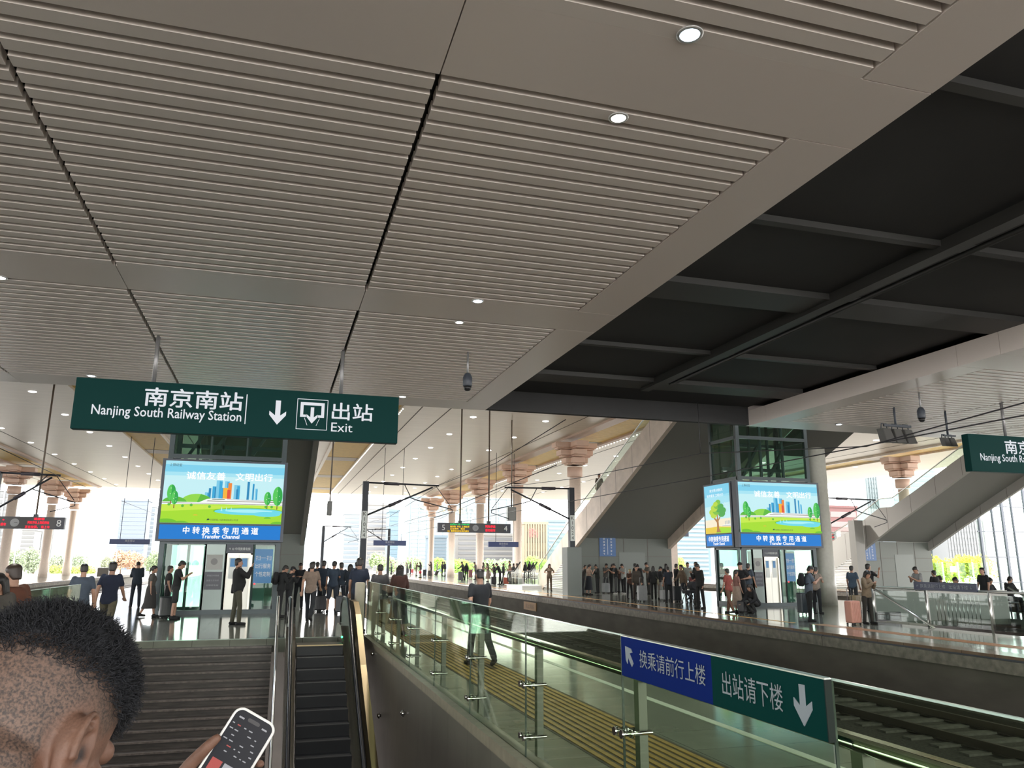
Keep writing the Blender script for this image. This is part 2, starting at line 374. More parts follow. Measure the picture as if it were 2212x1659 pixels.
mb = MB(); mb.box(-60, 62, -14, 22, HC+.72, 9.2, 0); mb.box(-60, 5.75, 22.004, 22.1, HC+.02, 9.4, 1); mb.box(14.68, 62, 22.004, 22.1, HC+.02, 9.4, 1); mb.box(5.75, 14.68, 21.9, 22.1, HC+.02, 9.4, 0); mb.box(-60, -25, -9, 22, HC+.3, HC+.72, 0); mb.box(40, 62, -9, 22, HC+.3, HC+.72, 0)
struct('concourse_slab', mb, [dark, panel])

# ------------------------------------------------------------------ high platform canopy (setting)
CZ = 10.6
canopy_m = mat('canopy_panel', (.70, .63, .55), .4, 0, noise=.07, scale=1.2, stretch=(.25, 9, 1), spec=.25)
pink = mat('canopy_beam', (.58, .43, .36), .5); wood = mat('yellow_slat', (.95, .70, .26), .5, noise=.12, scale=3, stretch=(1, 12, 1)); band = mat('canopy_band', (.40, .33, .27), .5)
mb = MB(); CY0, CY1 = 22.1, 107.5
strips = [(-49.5, -46.5), (-23.9, -21.3), (-10.6, -8.2), (3.9, 6.6), (20.7, 23.3), (48.0, 50.5)]
x = -100  # left end stretched far out of view, to dim the left side
for a, b in strips: mb.box(x, a, CY0, CY1, CZ, CZ+.5, 0); x = b
mb.box(x, 60, CY0, CY1, CZ, CZ+.5, 0)
for a, b in strips:
    mb.box(a, b, CY0, CY1, CZ+.3, CZ+.5, 1)
    y = CY0
    while y < CY1: mb.box(a, b, y, y+.17, CZ-.01, CZ+.12, 1); y += .26
    for y in range(int(CY0)+2, int(CY1), 15): mb.box(a, b, y, y+2.4, CZ-.03, CZ+.3, 3)
    e = .9 if a in (20.7, -23.9) else .25
    mb.box(a-e, a, CY0, CY1, CZ-.16, CZ, 2 if e > .5 else 0); mb.box(b, b+e*.5, CY0, CY1, CZ-.16, CZ, 2 if e > .5 else 0)
for x in (7.8, 9.5, -6.5, 18.2, 25.2, -19, -26, 45.5, 33): mb.box(x, x+.06, CY0, CY1, CZ-.012, CZ, 4)
MBC = mb; led_m = mat('led_string', (1, .95, .85), .5, emit=4)
for sx in (6.68, 23.75):
    y = 44.5
    while y < 106: MBC.box(sx, sx+.05, y, y+.14, CZ-.2, CZ-.16, 5); y += .55
struct('canopy_ceiling', MBC, [canopy_m, wood, pink, band, joint_m, led_m])
mb = MB(); mb.box(-100, 60, CY0, CY1, CZ+.5, CZ+1.6)
struct('canopy_roof', mb, [mat('roof_deck', (.5, .5, .5), .6)])
col_m = mat('column_render', (.80, .68, .60), .6, noise=.05); cap_m = mat('capital_render', (.84, .62, .52), .6)
def column(x, y, label):
    t = thing('canopy_column', label, 'column', (x, y, 0), 'tall round columns under the platform canopy')
    MB().lathe([(.44, 0), (.44, 1.5), (.4, 1.55), (.4, 7.6)], (x, y, 0), 24).build('shaft', col_m, t)
    MB().lathe([(.40, 7.6), (.40, 8.15), (.55, 8.2), (.55, 7.55), (.46, 7.5)], (x, y, .2), 24).build('collar', cap_m, t)
    for z, w in ((8.55, .85), (9.1, 1.25), (9.65, 1.6)):
        mb = MB(); c = (x, y, z)
        mb.box(x-w, x+w, y-.5, y+.5, z+.12, z+.5); mb.box(x-.5, x+.5, y-w, y+w, z+.12, z+.5); mb.box(x-w+.15, x+w-.15, y-.38, y+.38, z, z+.12); mb.box(x-.38, x+.38, y-w+.15, y+w-.15, z, z+.12)
        mb.build('bracket_tier', cap_m, t, bevel=.08)
for k, y in enumerate((52.3, 66.4, 79.5, 93.2, 106)):
    column(20.4, y, ('canopy column nearest behind the platform two stairs parapet', 'second canopy column from the parapet, above the speaker box', 'canopy column standing behind the station clock board', 'fourth canopy column from the parapet, behind board number five', 'farthest canopy column of the row, near the pale office tower')[k])
for k, y in enumerate((82.5, 96, 111)):
    column(-23.3, min(y, 106), ('canopy column at the far left edge behind the red display', 'middle canopy column of the three at far left', 'rightmost canopy column of the three at far left')[k])
column(48.5, 51.5, 'canopy column rising behind the far right staircase railing')
# ------------------------------------------------------------------ staircases up to the concourse
tan_panel = mat('stringer_stone', (.56, .47, .40), .45, noise=.12, scale=1.6, bump=.1)
under_m = mat('stair_underside', (.20, .20, .19), .55); wall_pan = mat('stair_wall_panel', (.115, .13, .115), .5)
rail_glass = glass('clear_glass', (.90, .96, .93), .8); louver = mat('white_louver', (.62, .62, .60), .5)
def stair_up(label, x0, x1, top, low, wy, wz, ext=0, sign_label='', face=tan_panel, lx=None):
    """top/low: (Y,z) outlines of the side wall from foot to landing"""
    t = thing('overhead_staircase', label, 'stairs', (x0, top[0][0], 0))
    poly = [(x0, y, z) for y, z in top]+[(x0, y, z) for y, z in reversed(low)]
    def quad(x, w, n, m):
        mb = MB()
        for k in range(len(top)-1): pass
        mb.prism([(x, p[1], p[2]) for p in poly], (w, 0, 0))
        y = top[-1][0]+1
        while y < low[0][0]-1:                                        # panel joints
            a, b = max(0, zl(y)), zt(y)
            if b > a: mb.box(x-.003, x+w+.003, y-.012, y+.012, a+.01, b-.01, 1)
            y += 2.1
        return mb.build(n, [m, joint_m], t)
    def zt(y):
        for (a, b), (c, d) in zip(top, top[1:]):
            if c <= y <= a: return b+(d-b)*(a-y)/max(a-c, 1e-6)
        return top[-1][1]
    def zl(y):
        for (a, b), (c, d) in zip(low, low[1:]):
            if c <= y <= a: return b+(d-b)*(a-y)/(a-c)
        return low[-1][1]
    quad(x0, .22, 'parapet', face); quad(x1-.22, .22, 'parapet', face)
    def zl(y):
        for (a, b), (c, d) in zip(low, low[1:]):
            if c <= y <= a: return b+(d-b)*(a-y)/(a-c)
        return low[-1][1]
    ys = [y for y, z in low if y <= wy]; ys = [wy]+ys
    mb = MB(); mb.grid([[(x0+.22, y, zl(y)+.6), (x1-.22, y, zl(y)+.6), (x1-.22, y, zl(y)+1.0), (x0+.22, y, zl(y)+1.0)] for y in ys], smooth=False); mb.build('underside', under_m, t)
    mb = MB(); y = low[0][0]
    foot = low[0][0]
    mb.box(x0+.02, x1, wy, wy+.3, 0, wz, 0)
    for k in range(1, 4): x = x0+(x1-x0)*k/4; mb.box(x-.02, x+.02, wy-.01, wy, 0, wz, 1)
    for z in (1.2, 2.1): mb.box(x0+.02, x1, wy-.01, wy, z-.015, z+.015, 1)
    mb.box(x0+(x1-x0)*.45, x0+(x1-x0)*.72, wy-.02, wy, .05, 2.35, 2)
    mb.build('end_wall', [wall_pan, joint_m, mat('wall_door_panel', (.13, .15, .135), .4)], t)
    mb = MB(); n = 26
    for k in range(n):
        z = .1+k*.11; yb = foot+(z/max(zl(wy), .1))*(wy-foot)
        if yb-.12 > wy+.3: mb.prism([(x0+.05, wy+.3, z), (x0-.01, wy+.3, z+.03), (x0-.01, wy+.3, z+.07), (x0+.05, wy+.3, z+.1)], (0, yb-.12-wy-.3, 0))
    mb.box(x0+.06, x0+.2, wy+.3, foot, 0, .1); mb.build('louver_panel', louver, t)
    mb = MB(); g = [(y, z+.02) for y, z in top]; 
    mb.grid([[(x0+.1, y, z), (x0+.112, y, z), (x0+.112, y, z+.55), (x0+.1, y, z+.55)] for y, z in g], smooth=False); mb.build('glass_guard', rail_glass, t)
    MB().tube([(x0+.106, y, z+.58) for y, z in g], .035, 8).build('handrail', steel, t)
    return t
def line(p, q, y): return p[1]+(q[1]-p[1])*(y-p[0])/(q[0]-p[0])
def yz(px, py, X): v = at(px, py, x=X); return (v.y, v.z)
XS = 17.4
a, b = yz(1241, 1183, XS), yz(1450, 915, XS); c, d = yz(1240, 1126, XS), yz(1380, 940, XS)
yf = a[0]+a[1]*(b[0]-a[0])/-(b[1]-a[1]) if False else a[0]-a[1]*(b[0]-a[0])/(b[1]-a[1])
low = [(yf, 0), a, b, (25, line(a, b, 25))]; top = [(yf+1.0, 0.0), (yf+.9, .95), c, d, (25, line(c, d, 25))]
WY = 44.9
st2 = stair_up('staircase from platform two up to the concourse, tan stone parapet, behind the wire masts', XS, 23.9, top, low, WY, 3.3)
mb = MB(); mb.prism([(22.4, 31.4, 6.7), (22.4, 31.4, 7.1), (22.4, 22.4, 10.9), (22.4, 22.4, 10.5)], (2.75, 0, 0)); mb.build('landing_slab', under_m, st2)
MB().box(23.9, 24.4, 45, 45.6, 0, 3.6).build('end_column', col_m, st2)
# twin staircase behind the left elevator and the one on the third platform
dx = 1.62-23.9
st1 = stair_up('overhead staircase behind the left glass elevator, only its right edge shows', XS+dx+1.6, 23.9+dx, [(y, z) for y, z in top], low, WY, 3.3, face=under_m)
X3 = 38.6
t3 = [yz(*p, X3) for p in ((1794, 1172), (1838, 1145), (1899, 1097), (1926, 1095), (1975, 1061), (2028, 1021))]
t3 = [(t3[0][0]+2.6, .9)]+t3+[(t3[-1][0]-9, t3[-1][1]+9*.44)]
l3 = [yz(*p, X3) for p in ((1862, 1190), (1934, 1133), (2085, 1023))]; l3 = [(l3[0][0]+l3[0][1]/.42, 0)]+l3+[(l3[-1][0]-6, l3[-1][1]+6*.44)]
t3 = [(t3[0][0]+.4, 0)]+t3
st3 = stair_up('far right staircase with grey underside and glass railing above the blue wall sign', X3, 44.4, t3, l3, 45.2, 3.2, face=mat('stringer_grey', (.36, .35, .33), .5))
mb = MB(); mb.box(37.6, 38.3, 44.6, 45.2, 0, 4.6); tag(mb.build('wall_pier', mat('pier_grey', (.24, .235, .22), .5)), 'grey square pier beside the foot of the far right staircase', 'pier')
def wall_sign(px0, px1, py0, py1, Y, label):
    p, q = at(px0, py0, y=Y), at(px1, py1, y=Y)
    t = thing('wall_sign', label, 'sign', (p.x, Y, q.z))
    MB().box(p.x, q.x, Y-.04, Y, q.z, p.z).build('board', mat('sign_blue', (.03, .11, .30), .4), t)
    w = q.x-p.x
    for k, s in enumerate(('换乘请上楼↑', '出站请下楼↓')):
        for j, ch in enumerate(s):
            lettering(ch, letter_white, t, (p.x+w*(.28+.44*k), Y-.045, p.z-(p.z-q.z)*(.1+.155*j)), h=(p.z-q.z)*.1)
    MB().box(p.x+w/2-.01, p.x+w/2+.01, Y-.044, Y-.04, q.z+.1, p.z-.1).build('divider', letter_white, t)
wall_sign(1294, 1330, 1160, 1202, WY-.01, 'small blue vertical sign on the wall under the platform two staircase')
wall_sign(1862, 1893, 1171, 1211, 45.19, 'small blue vertical sign on the wall under the far right staircase')
# escalator entrance with glass sides at the foot of the staircase
t = thing('escalator_entrance', 'glass sided escalator entrance at the foot of the tan staircase', 'escalator', (16.4, 53, 0))
MB().box(15.9, 17.25, 50.6, 54.2, 0, .22).build('plinth', white_metal, t)
for x in (15.95, 17.15):
    MB().prism([(x, 54, .22), (x, 54, 1.05), (x, 52.6, 1.1), (x, 51.2, 1.7), (x, 50.8, .22)], (.02, 0, 0)).build('glass_side', rail_glass, t)
    MB().tube([(x, 54.05, .4), (x, 54.1, .9), (x, 53.9, 1.1), (x, 52.6, 1.14), (x, 51.2, 1.74)], .045, 8).build('handrail', rubber, t)
# round steel column beside the right elevator
tag(MB().lathe([(.43, 0), (.43, 1.25), (.42, 1.26), (.42, 6.75)], (22.97, 29.35, 0), 28).build('round_column', mat('round_column', (.33, .33, .29), .35, noise=.06)), 'thick round grey column standing right beside the right elevator tower', 'column')

# ------------------------------------------------------------------ glass elevator towers with light boxes
frame_m = mat('tower_frame', (.035, .05, .055), .35, .3); tglass = glass('tower_glass', (.62, .76, .70), .9); bglass = glass('tower_glass_pale', (.78, .92, .84), .9)
def emis(name, c, s=1.0):
    if name in MATS: return MATS[name]
    if isinstance(c, str): c = srgb(c)
    m = bpy.data.materials.new(name); m.use_nodes = True; p = m.node_tree.nodes['Principled BSDF']
    p.inputs['Base Color'].default_value = (*[x*.06 for x in c], 1); p.inputs['Roughness'].default_value = .4; p.inputs['Specular IOR Level'].default_value = .15
    p.inputs['Emission Color'].default_value = (*c, 1); p.inputs['Emission Strength'].default_value = s
    MATS[name] = m; return m
PC = dict(sky='a6e3f2', sky2='c4eef4', sky3='7fd0ec', hill='8fd64a', hill2='5cb83c', grass='a4dc2c', grass2='c4e84a', grass3='6ec02c', white='f4f7f6', grey='b9c2c4', bronze='7a6a50',
          b1='3aa6d6', b2='2a86b8', b3='7cc8e6', org='f08a3c', red='e0503c', yel='f4b43c', leaf='2fa84a', leaf2='57c85a', trunk='8a5a34', water='6cd8e8', water2='a8eef4', dk='2a5a3a', tl1='b8d83c', tl2='7cc03c', tl3='4aa84a', tr='b07840', field='e8c83c', fog='f6ead0')
PK = list(PC); PM = None
def poster(parent, o, x, w, h, kind):
    """a printed, back-lit picture: flat inked shapes; o = lower left corner, x = direction of the width"""
    global PM
    PM = PM or [emis('print_'+k, PC[k], .95) for k in PK]
    x = Vector(x); n = x.cross(Vector((0, 0, 1))); mb = MB(); d = [0.0]
    def P(pts, c, lay=True):
        if lay: d[0] += .0015
        mb.face([Vector(o)+x*(u*w)+Vector((0, 0, v*h))+n*d[0] for u, v in pts], PK.index(c))
    def E(cx, cy, rx, ry, c, a0=0, a1=360, k=24): P([(min(1, max(0, cx+rx*math.cos(D(a0+(a1-a0)*i/k)))), max(0, cy+ry*math.sin(D(a0+(a1-a0)*i/k)))) for i in range(k+1 if a1-a0 < 360 else k)], c)
    P([(0, 0), (1, 0), (1, 1), (0, 1)], 'sky2'); 
    if kind == 'wide':
        for k in range(5): P([(0, .8-.06*k+.2), (1, .8-.06*k+.2), (1, .74-.06*k+.2), (0, .74-.06*k+.2)], ('sky', 'sky3', 'sky3', 'sky', 'sky2')[k], k == 0)
        for a, b, t, c in ((.34, .38, .50, 'b3'), (.37, .39, .57, 'b2'), (.40, .44, .60, 'b1'), (.43, .48, .70, 'b3'), (.47, .50, .58, 'b1'), (.50, .54, .69, 'b3'), (.49, .53, .58, 'yel'), (.53, .56, .66, 'org'), (.525, .55, .55, 'red'), (.58, .63, .63, 'b3'), (.60, .615, .56, 'b2'), (.69, .71, .69, 'b2'), (.735, .75, .66, 'b1'), (.76, .78, .58, 'b3')):
            P([(a, .37), (b, .37), (b, t), (a, t)], c)
            if c in ('b1', 'b3'): P([((a+b)/2, .37), (b, .37), (b, t-.02), ((a+b)/2, t-.01)], 'b2' if c == 'b1' else 'b1')
        E(.28, .33, .13, .14, 'hill', 0, 180); P([(.28, .33), (.41, .33), (.38, .42), (.31, .47)], 'hill2'); E(.10, .32, .1, .1, 'hill2', 0, 180); E(.9, .33, .12, .07, 'hill2', 0, 180)
        P([(0, .30), (1, .30), (1, .335), (0, .335)], 'white'); P([(0, .315), (1, .315), (1, .322), (0, .322)], 'bronze')
        P([(.30, .335), (.36, .39), (.42, .405), (1, .38), (1, .335)], 'white'); P([(.36, .355), (1, .352), (1, .362), (.37, .365)], 'bronze'); P([(.40, .385), (.51, .385), (.51, .395), (.41, .395)], 'dk'); P([(.53, .383), (1, .37), (1, .378), (.53, .393)], 'grey')
        P([(0, 0), (1, 0), (1, .30), (.5, .31), (0, .29)], 'grass'); P([(0, .18), (.5, .24), (1, .2), (1, .3), (0, .29)], 'grass2')
        E(.72, .2, .30, .06, 'grass3'); E(.72, .195, .29, .055, 'water'); E(.72, .205, .2, .025, 'water2'); E(.87, .16, .12, .04, 'water')
        for u in (.49, .53, .57): P([(u-.008, .2), (u+.008, .2), (u, .27)], 'water2')
        for u, v, r, q in ((.07, .48, .035, .13), (.10, .40, .028, .11), (.87, .42, .03, .11), (.955, .46, .042, .16)):
            P([(u-.004, v-q-.06), (u+.004, v-q-.06), (u+.003, v), (u-.003, v)], 'trunk'); E(u, v, r, q, 'leaf2'); E(u, v, r, q, 'leaf', -90, 90)
            for i in range(4): E(u+r*.4*math.cos(i*2), v+q*.55*math.sin(i*1.7), .003, .006, 'white', k=6)
        for u, v in ((.06, .29), (.17, .27), (.24, .285), (.39, .265), (.86, .28), (.91, .28)): E(u, v, .012, .022, 'hill2', k=10)
        for u, v, r in ((.05, 0, .09), (.17, -.02, .07), (.97, 0, .06), (.28, .12, .02), (.88, .09, .03)): E(u, v, r, r*.7, 'grass3' if v < .05 else 'yel' if u == .28 else 'hill2', 0, 180, 14)
        P([(.375, .045), (.40, .05), (.395, .075), (.38, .07)], 'dk')
    else:
        P([(0, .75), (1, .75), (1, 1), (0, 1)], 'sky3'); P([(0, .55), (1, .62), (1, .80), (0, .75)], 'sky', False); P([(0, .12), (1, .12), (1, .3), (0, .28)], 'fog')
        for u in (.78, .84, .9, .95): P([(u, .15), (u+.03, .15), (u+.03, .25-.1*abs(u-.88)), (u, .25-.1*abs(u-.88))], 'grey')
        P([(.6, .13), (.72, .165), (1, .18), (1, .13)], 'white'); P([(.66, .14), (1, .145), (1, .152), (.68, .148)], 'bronze')
        P([(0, 0), (1, 0), (1, .12), (.5, .14), (0, .12)], 'field'); P([(.4, 0), (1, 0), (1, .1), (.6, .12)], 'grass')
        P([(.44, .02), (.62, .02), (.55, .1), (.54, .25), (.66, .36), (.62, .37), (.53, .28), (.52, .4), (.48, .4), (.48, .28), (.36, .34), (.34, .32), (.47, .22), (.47, .1)], 'tr')
        for i, (u, v, r, c) in enumerate(((.36, .38, .11, 'tl1'), (.30, .44, .1, 'tl1'), (.68, .40, .12, 'tl3'), (.74, .46, .1, 'tl3'), (.48, .46, .13, 'tl2'), (.60, .5, .13, 'tl3'), (.40, .52, .12, 'tl1'), (.52, .57, .12, 'tl2'), (.66, .54, .1, 'tl3'), (.56, .63, .09, 'tl2'), (.46, .6, .08, 'tl1'))): E(u, v, r*1.15, r*.62, c, k=16)
        for u, v in ((.82, .6), (.86, .52), (.24, .5)): P([(u, v), (u+.04, v+.03), (u+.02, v+.005), (u+.05, v-.01)], 'white')
    return mb.build('printed_picture', PM, parent)
strip_blue = emis('strip_blue', (.004, .19, .62), .95); text_glow = emis('text_glow', (1, 1, 1), 1.0); ink = mat('ink_black', (.02, .02, .02), .5)
def lightbox(o, x, w, kind, label, hs=(2.38, 5.12)):
    """advertising light box; o = lower left corner at ground level on the face"""
    o = Vector(o); x = Vector(x); n = x.cross(Vector((0, 0, 1))); z0, z1 = hs
    t = thing('advertising_light_box', label, 'light box', (o.x, o.y, z0))
    mb = MB(); a = o+n*.04; b = a+x*w; i = -n*.30
    mb.prism([(a.x, a.y, z0), (b.x, b.y, z0), (b.x, b.y, z1), (a.x, a.y, z1)], i); mb.build('case', dark_steel, t)
    e = .1; q = a+x*e; W = w-2*e
    poster(t, (q.x+n.x*.004, q.y+n.y*.004, z0+.60), x, W, z1-.07-z0-.60, kind)
    s = MB(); p = q+n*.004; s.prism([(p.x, p.y, z0+.07), (p.x+x.x*W, p.y+x.y*W, z0+.07), (p.x+x.x*W, p.y+x.y*W, z0+.54), (p.x, p.y, z0+.54)], n*.004); s.build('blue_strip', strip_blue, t)
    f = n*.012; c = q+x*(W/2)+f
    lettering('中转换乘专用通道' if kind != 'wide' else '中 转 换 乘 专 用 通 道', text_glow, t, (c.x, c.y, z0+.36), x, w=W*(.62 if kind == 'wide' else .8), h=.235, bold=.022)
    lettering('Transfer Channel', text_glow, t, (c.x, c.y, z0+.165), x, w=W*(.31 if kind == 'wide' else .45), h=.125, bold=.025)
    f = n*.085; c = q+f; zt = z1-.07; H = zt-z0-.6
    if kind == 'wide':
        for s, u0, u1 in (('诚信友善', .18, .50), ('文明出行', .585, .90)):
            g = c+x*(W*(u0+u1)/2); lettering(s, text_glow, t, (g.x, g.y, z0+.6+H*.765), x, w=W*(u1-u0), h=H*.125, bold=.018)
        g = c+x*(W*.085); lettering('上铁动宝', ink, t, (g.x, g.y, z0+.6+H*.93), x, w=W*.1, h=H*.05)
        g = c+x*(W*.52); lettering('中国铁路上海局集团有限公司 宣', ink, t, (g.x, g.y, z0+.6+H*.055), x, w=W*.23, h=H*.03)
    else:
        for k, s in enumerate(('讲文明 树新风', '有序乘车 文明出行')):
            g = c+x*(W*(.55, .5)[k]); lettering(s, text_glow, t, (g.x, g.y, z0+.6+H*(.88, .775)[k]), x, w=W*(.52, .66)[k], h=H*.065, bold=.003)
    return t
info_blue = mat('notice_blue', (.05, .20, .42), .4); notice_w = mat('notice_white', (.62, .66, .64), .5); door_m = mat('lift_door', (.62, .62, .56), .28, .3)
def tower(x0, wd, order, label):
    x1 = x0+wd; y0, y1, zt = 28.87, 31.1, 7.9
    t = thing('elevator_tower', label, 'elevator', (x0, y0, 0))
    posts = [(x0, y0), (x1-.16, y0), (x0, y1-.16), (x1-.16, y1-.16)]
    for k, (x, y) in enumerate(posts): MB().box(x, x+.16, y, y+.16, 0, zt).build('corner_post', frame_m, t)
    for z in (.0, 2.3, 5.2, 6.95):
        mb = MB(); mb.box(x0+.16, x1-.16, y0, y0+.1, z, z+.14); mb.box(x0, x0+.1, y0+.08, y1-.08, z, z+.14); mb.box(x1-.1, x1, y0+.08, y1-.08, z, z+.14); mb.box(x0+.08, x1-.08, y1-.1, y1, z, z+.14)
        mb.build('ring_beam', frame_m, t)
    MB().box(x0, x1, y0, y1, zt, zt+.12).build('roof_plate', frame_m, t)
    # panes above the light box
    w = (x1-x0-.32)/3
    for k in range(3): MB().box(x0+.16+w*k+.02, x0+.16+w*(k+1)-.02, y0+.03, y0+.045, 5.34, zt).build('upper_pane', tglass, t)
    MB().box(x0+.03, x0+.045, y0+.18, y1-.18, 5.34, zt).build('upper_pane', tglass, t); MB().box(x1-.045, x1-.03, y0+.18, y1-.18, 5.34, zt).build('upper_pane', tglass, t)
    MB().box(x0+.18, x1-.18, y1-.045, y1-.03, .14, zt).build('rear_pane', bglass, t)
    mb = MB()
    for k in (1, 2): mb.box(x0+.16+w*k-.05, x0+.16+w*k+.05, y0+.1, y0+.2, 5.2, zt)
    for a, b in (((x0+1.1, 5.3), (x0+2.1, 6.9)), ((x0+2.7, 5.6), (x0+3.5, 6.9)), ((x0+.3, 5.2), (x0+1, 6.4))): mb.bar((a[0], y0+1.6, a[1]), (b[0], y0+1.6, b[1]), .16, .1)
    for x in (x0+.75, x0+1.6, x0+2.55): mb.box(x, x+.09, y0+1.5, y0+1.6, 0, zt)
    mb.box(x0+.2, x1-.2, y0+1.5, y0+1.6, 5.75, 5.9); mb.build('shaft_bracing', frame_m, t)
    # ground level front: order of panels left to right
    x = x0+.16
    for kind, ww in order:
        a, b = x+.015, x+ww-.015
        if kind == 'door':
            MB().box(a, b, y0+.05, y0+.2, 2.0, 2.3).build('door_header', dark_steel, t)
            lettering('↑ 10 中转换乘电梯', notice_w, t, ((a+b)/2, y0+.045, 2.15), w=(b-a)*.8, h=.1)
            for u0, u1 in ((a+.06, (a+b)/2-.004), ((a+b)/2+.004, b-.06)):
                d = MB().box(u0, u1, y0+.12, y0+.16, .02, 1.95).build('lift_door', door_m, t); sub(d)
                MB().box(u0+.06, u1-.06, y0+.112, y0+.12, 1.15, 1.85).build('poster', notice_w, d); MB().box(u0+.1, u1-.1, y0+.108, y0+.112, 1.55, 1.83).build('poster_print', info_blue, d)
            mb = MB(); mb.box(a, a+.06, y0+.06, y0+.2, 0, 2.0); mb.box(b-.06, b, y0+.06, y0+.2, 0, 2.0); mb.box(a, b, y0+.06, y0+.2, 1.95, 2.0); mb.build('door_frame', mat('satin_steel', (.5, .48, .42), .3, .9), t)
        elif kind == 'info':
            MB().box(a, b, y0+.06, y0+.12, .02, 2.3).build('service_panel', mat('service_panel', (.13, .16, .15), .25, .5), t)
            MB().box(a+.08, b-.06, y0+.045, y0+.06, 1.45, 1.95).build('notice_plate', mat('notice_plate', (.26, .27, .25), .4), t)
            mb = MB(); mb.lathe([(.11, 0), (.11, .01)], ((a+b)/2, y0+.044, 1.72), 20, axis='y'); mb.build('emblem', mat('emblem_grey', (.12, .12, .12), .4), t)
            nb = MB().box(a+.06, b-.04, y0+.03, y0+.06, .8, 1.38).build('notice_board', mat('notice_dark', (.03, .035, .05), .35), t)
            for k, s in enumerate(('本电梯为中转换乘', '旅客专用电梯', '无障碍电梯')): lettering(s, mat('notice_text', (.30, .32, .34), .5), t, ((a+b)/2, y0+.026, 1.26-.16*k), w=(b-a)*.6, h=.06)
        elif kind == 'blue':
            MB().box(a, b, y0+.06, y0+.075, .14, 2.3).build('front_pane', tglass, t)
            MB().box(a+.04, b-.04, y0+.045, y0+.055, 1.0, 2.15).build('blue_poster', info_blue, t)
            for k, s in enumerate(('扫一扫', '出行服务', '个性定制')): lettering(s, notice_w, t, ((a+b)/2, y0+.042, 1.85-.27*k), w=(b-a)*.75, h=.16)
            MB().ball((a+.1, y0+.04, .98), .03, 6).build('call_lamp', emis('call_red', (1, .05, .06), 2.5), t)
        else:
            MB().box(a, b, y0+.06, y0+.075, .14, 2.3).build('front_pane', bglass if kind == 'clear' else tglass, t)
        if kind != 'clear': MB().box(a, a+.05, y0+.06, y0+.16, .02, 2.3).build('mullion', frame_m, t)
        x += ww
    mb = MB(); mb.box(x0+.05, x0+.065, y0+.16, y1-.16, .14, 2.3); mb.build('side_pane', bglass, t); MB().box(x1-.065, x1-.05, y0+.16, y1-.16, .14, 2.3).build('side_pane', bglass, t)
    MB().box(x0+1.35, x1-.45, y0+.9, y1-.5, .03, 2.25).build('lift_car', mat('lift_car', (.10, .13, .125), .3, .6), t)
    return t
tower(-3.66, 3.9, (('dark', .42), ('clear', .85), ('info', .68), ('door', .90), ('blue', .71)), 'dark framed glass elevator tower at left, straight ahead of the stairs')
tower(18.66, 3.6, (('dark', .30), ('info', .52), ('door', .80), ('dark', .25), ('blue', .53), ('clear', .88)), 'dark framed glass elevator tower at right on the opposite platform')
lightbox((-3.76, 28.5, 0), (1, 0, 0), 4.06, 'wide', 'big lit landscape light box on the left elevator tower')
lightbox((18.25, 28.5, 0), (1, 0, 0), 4.07, 'wide', 'big lit landscape light box on the front of the right elevator tower')
lightbox((18.3, 31.1, 0), (0, -1, 0), 2.22, 'tall', 'narrow lit light box with a tree, left side of the right tower')
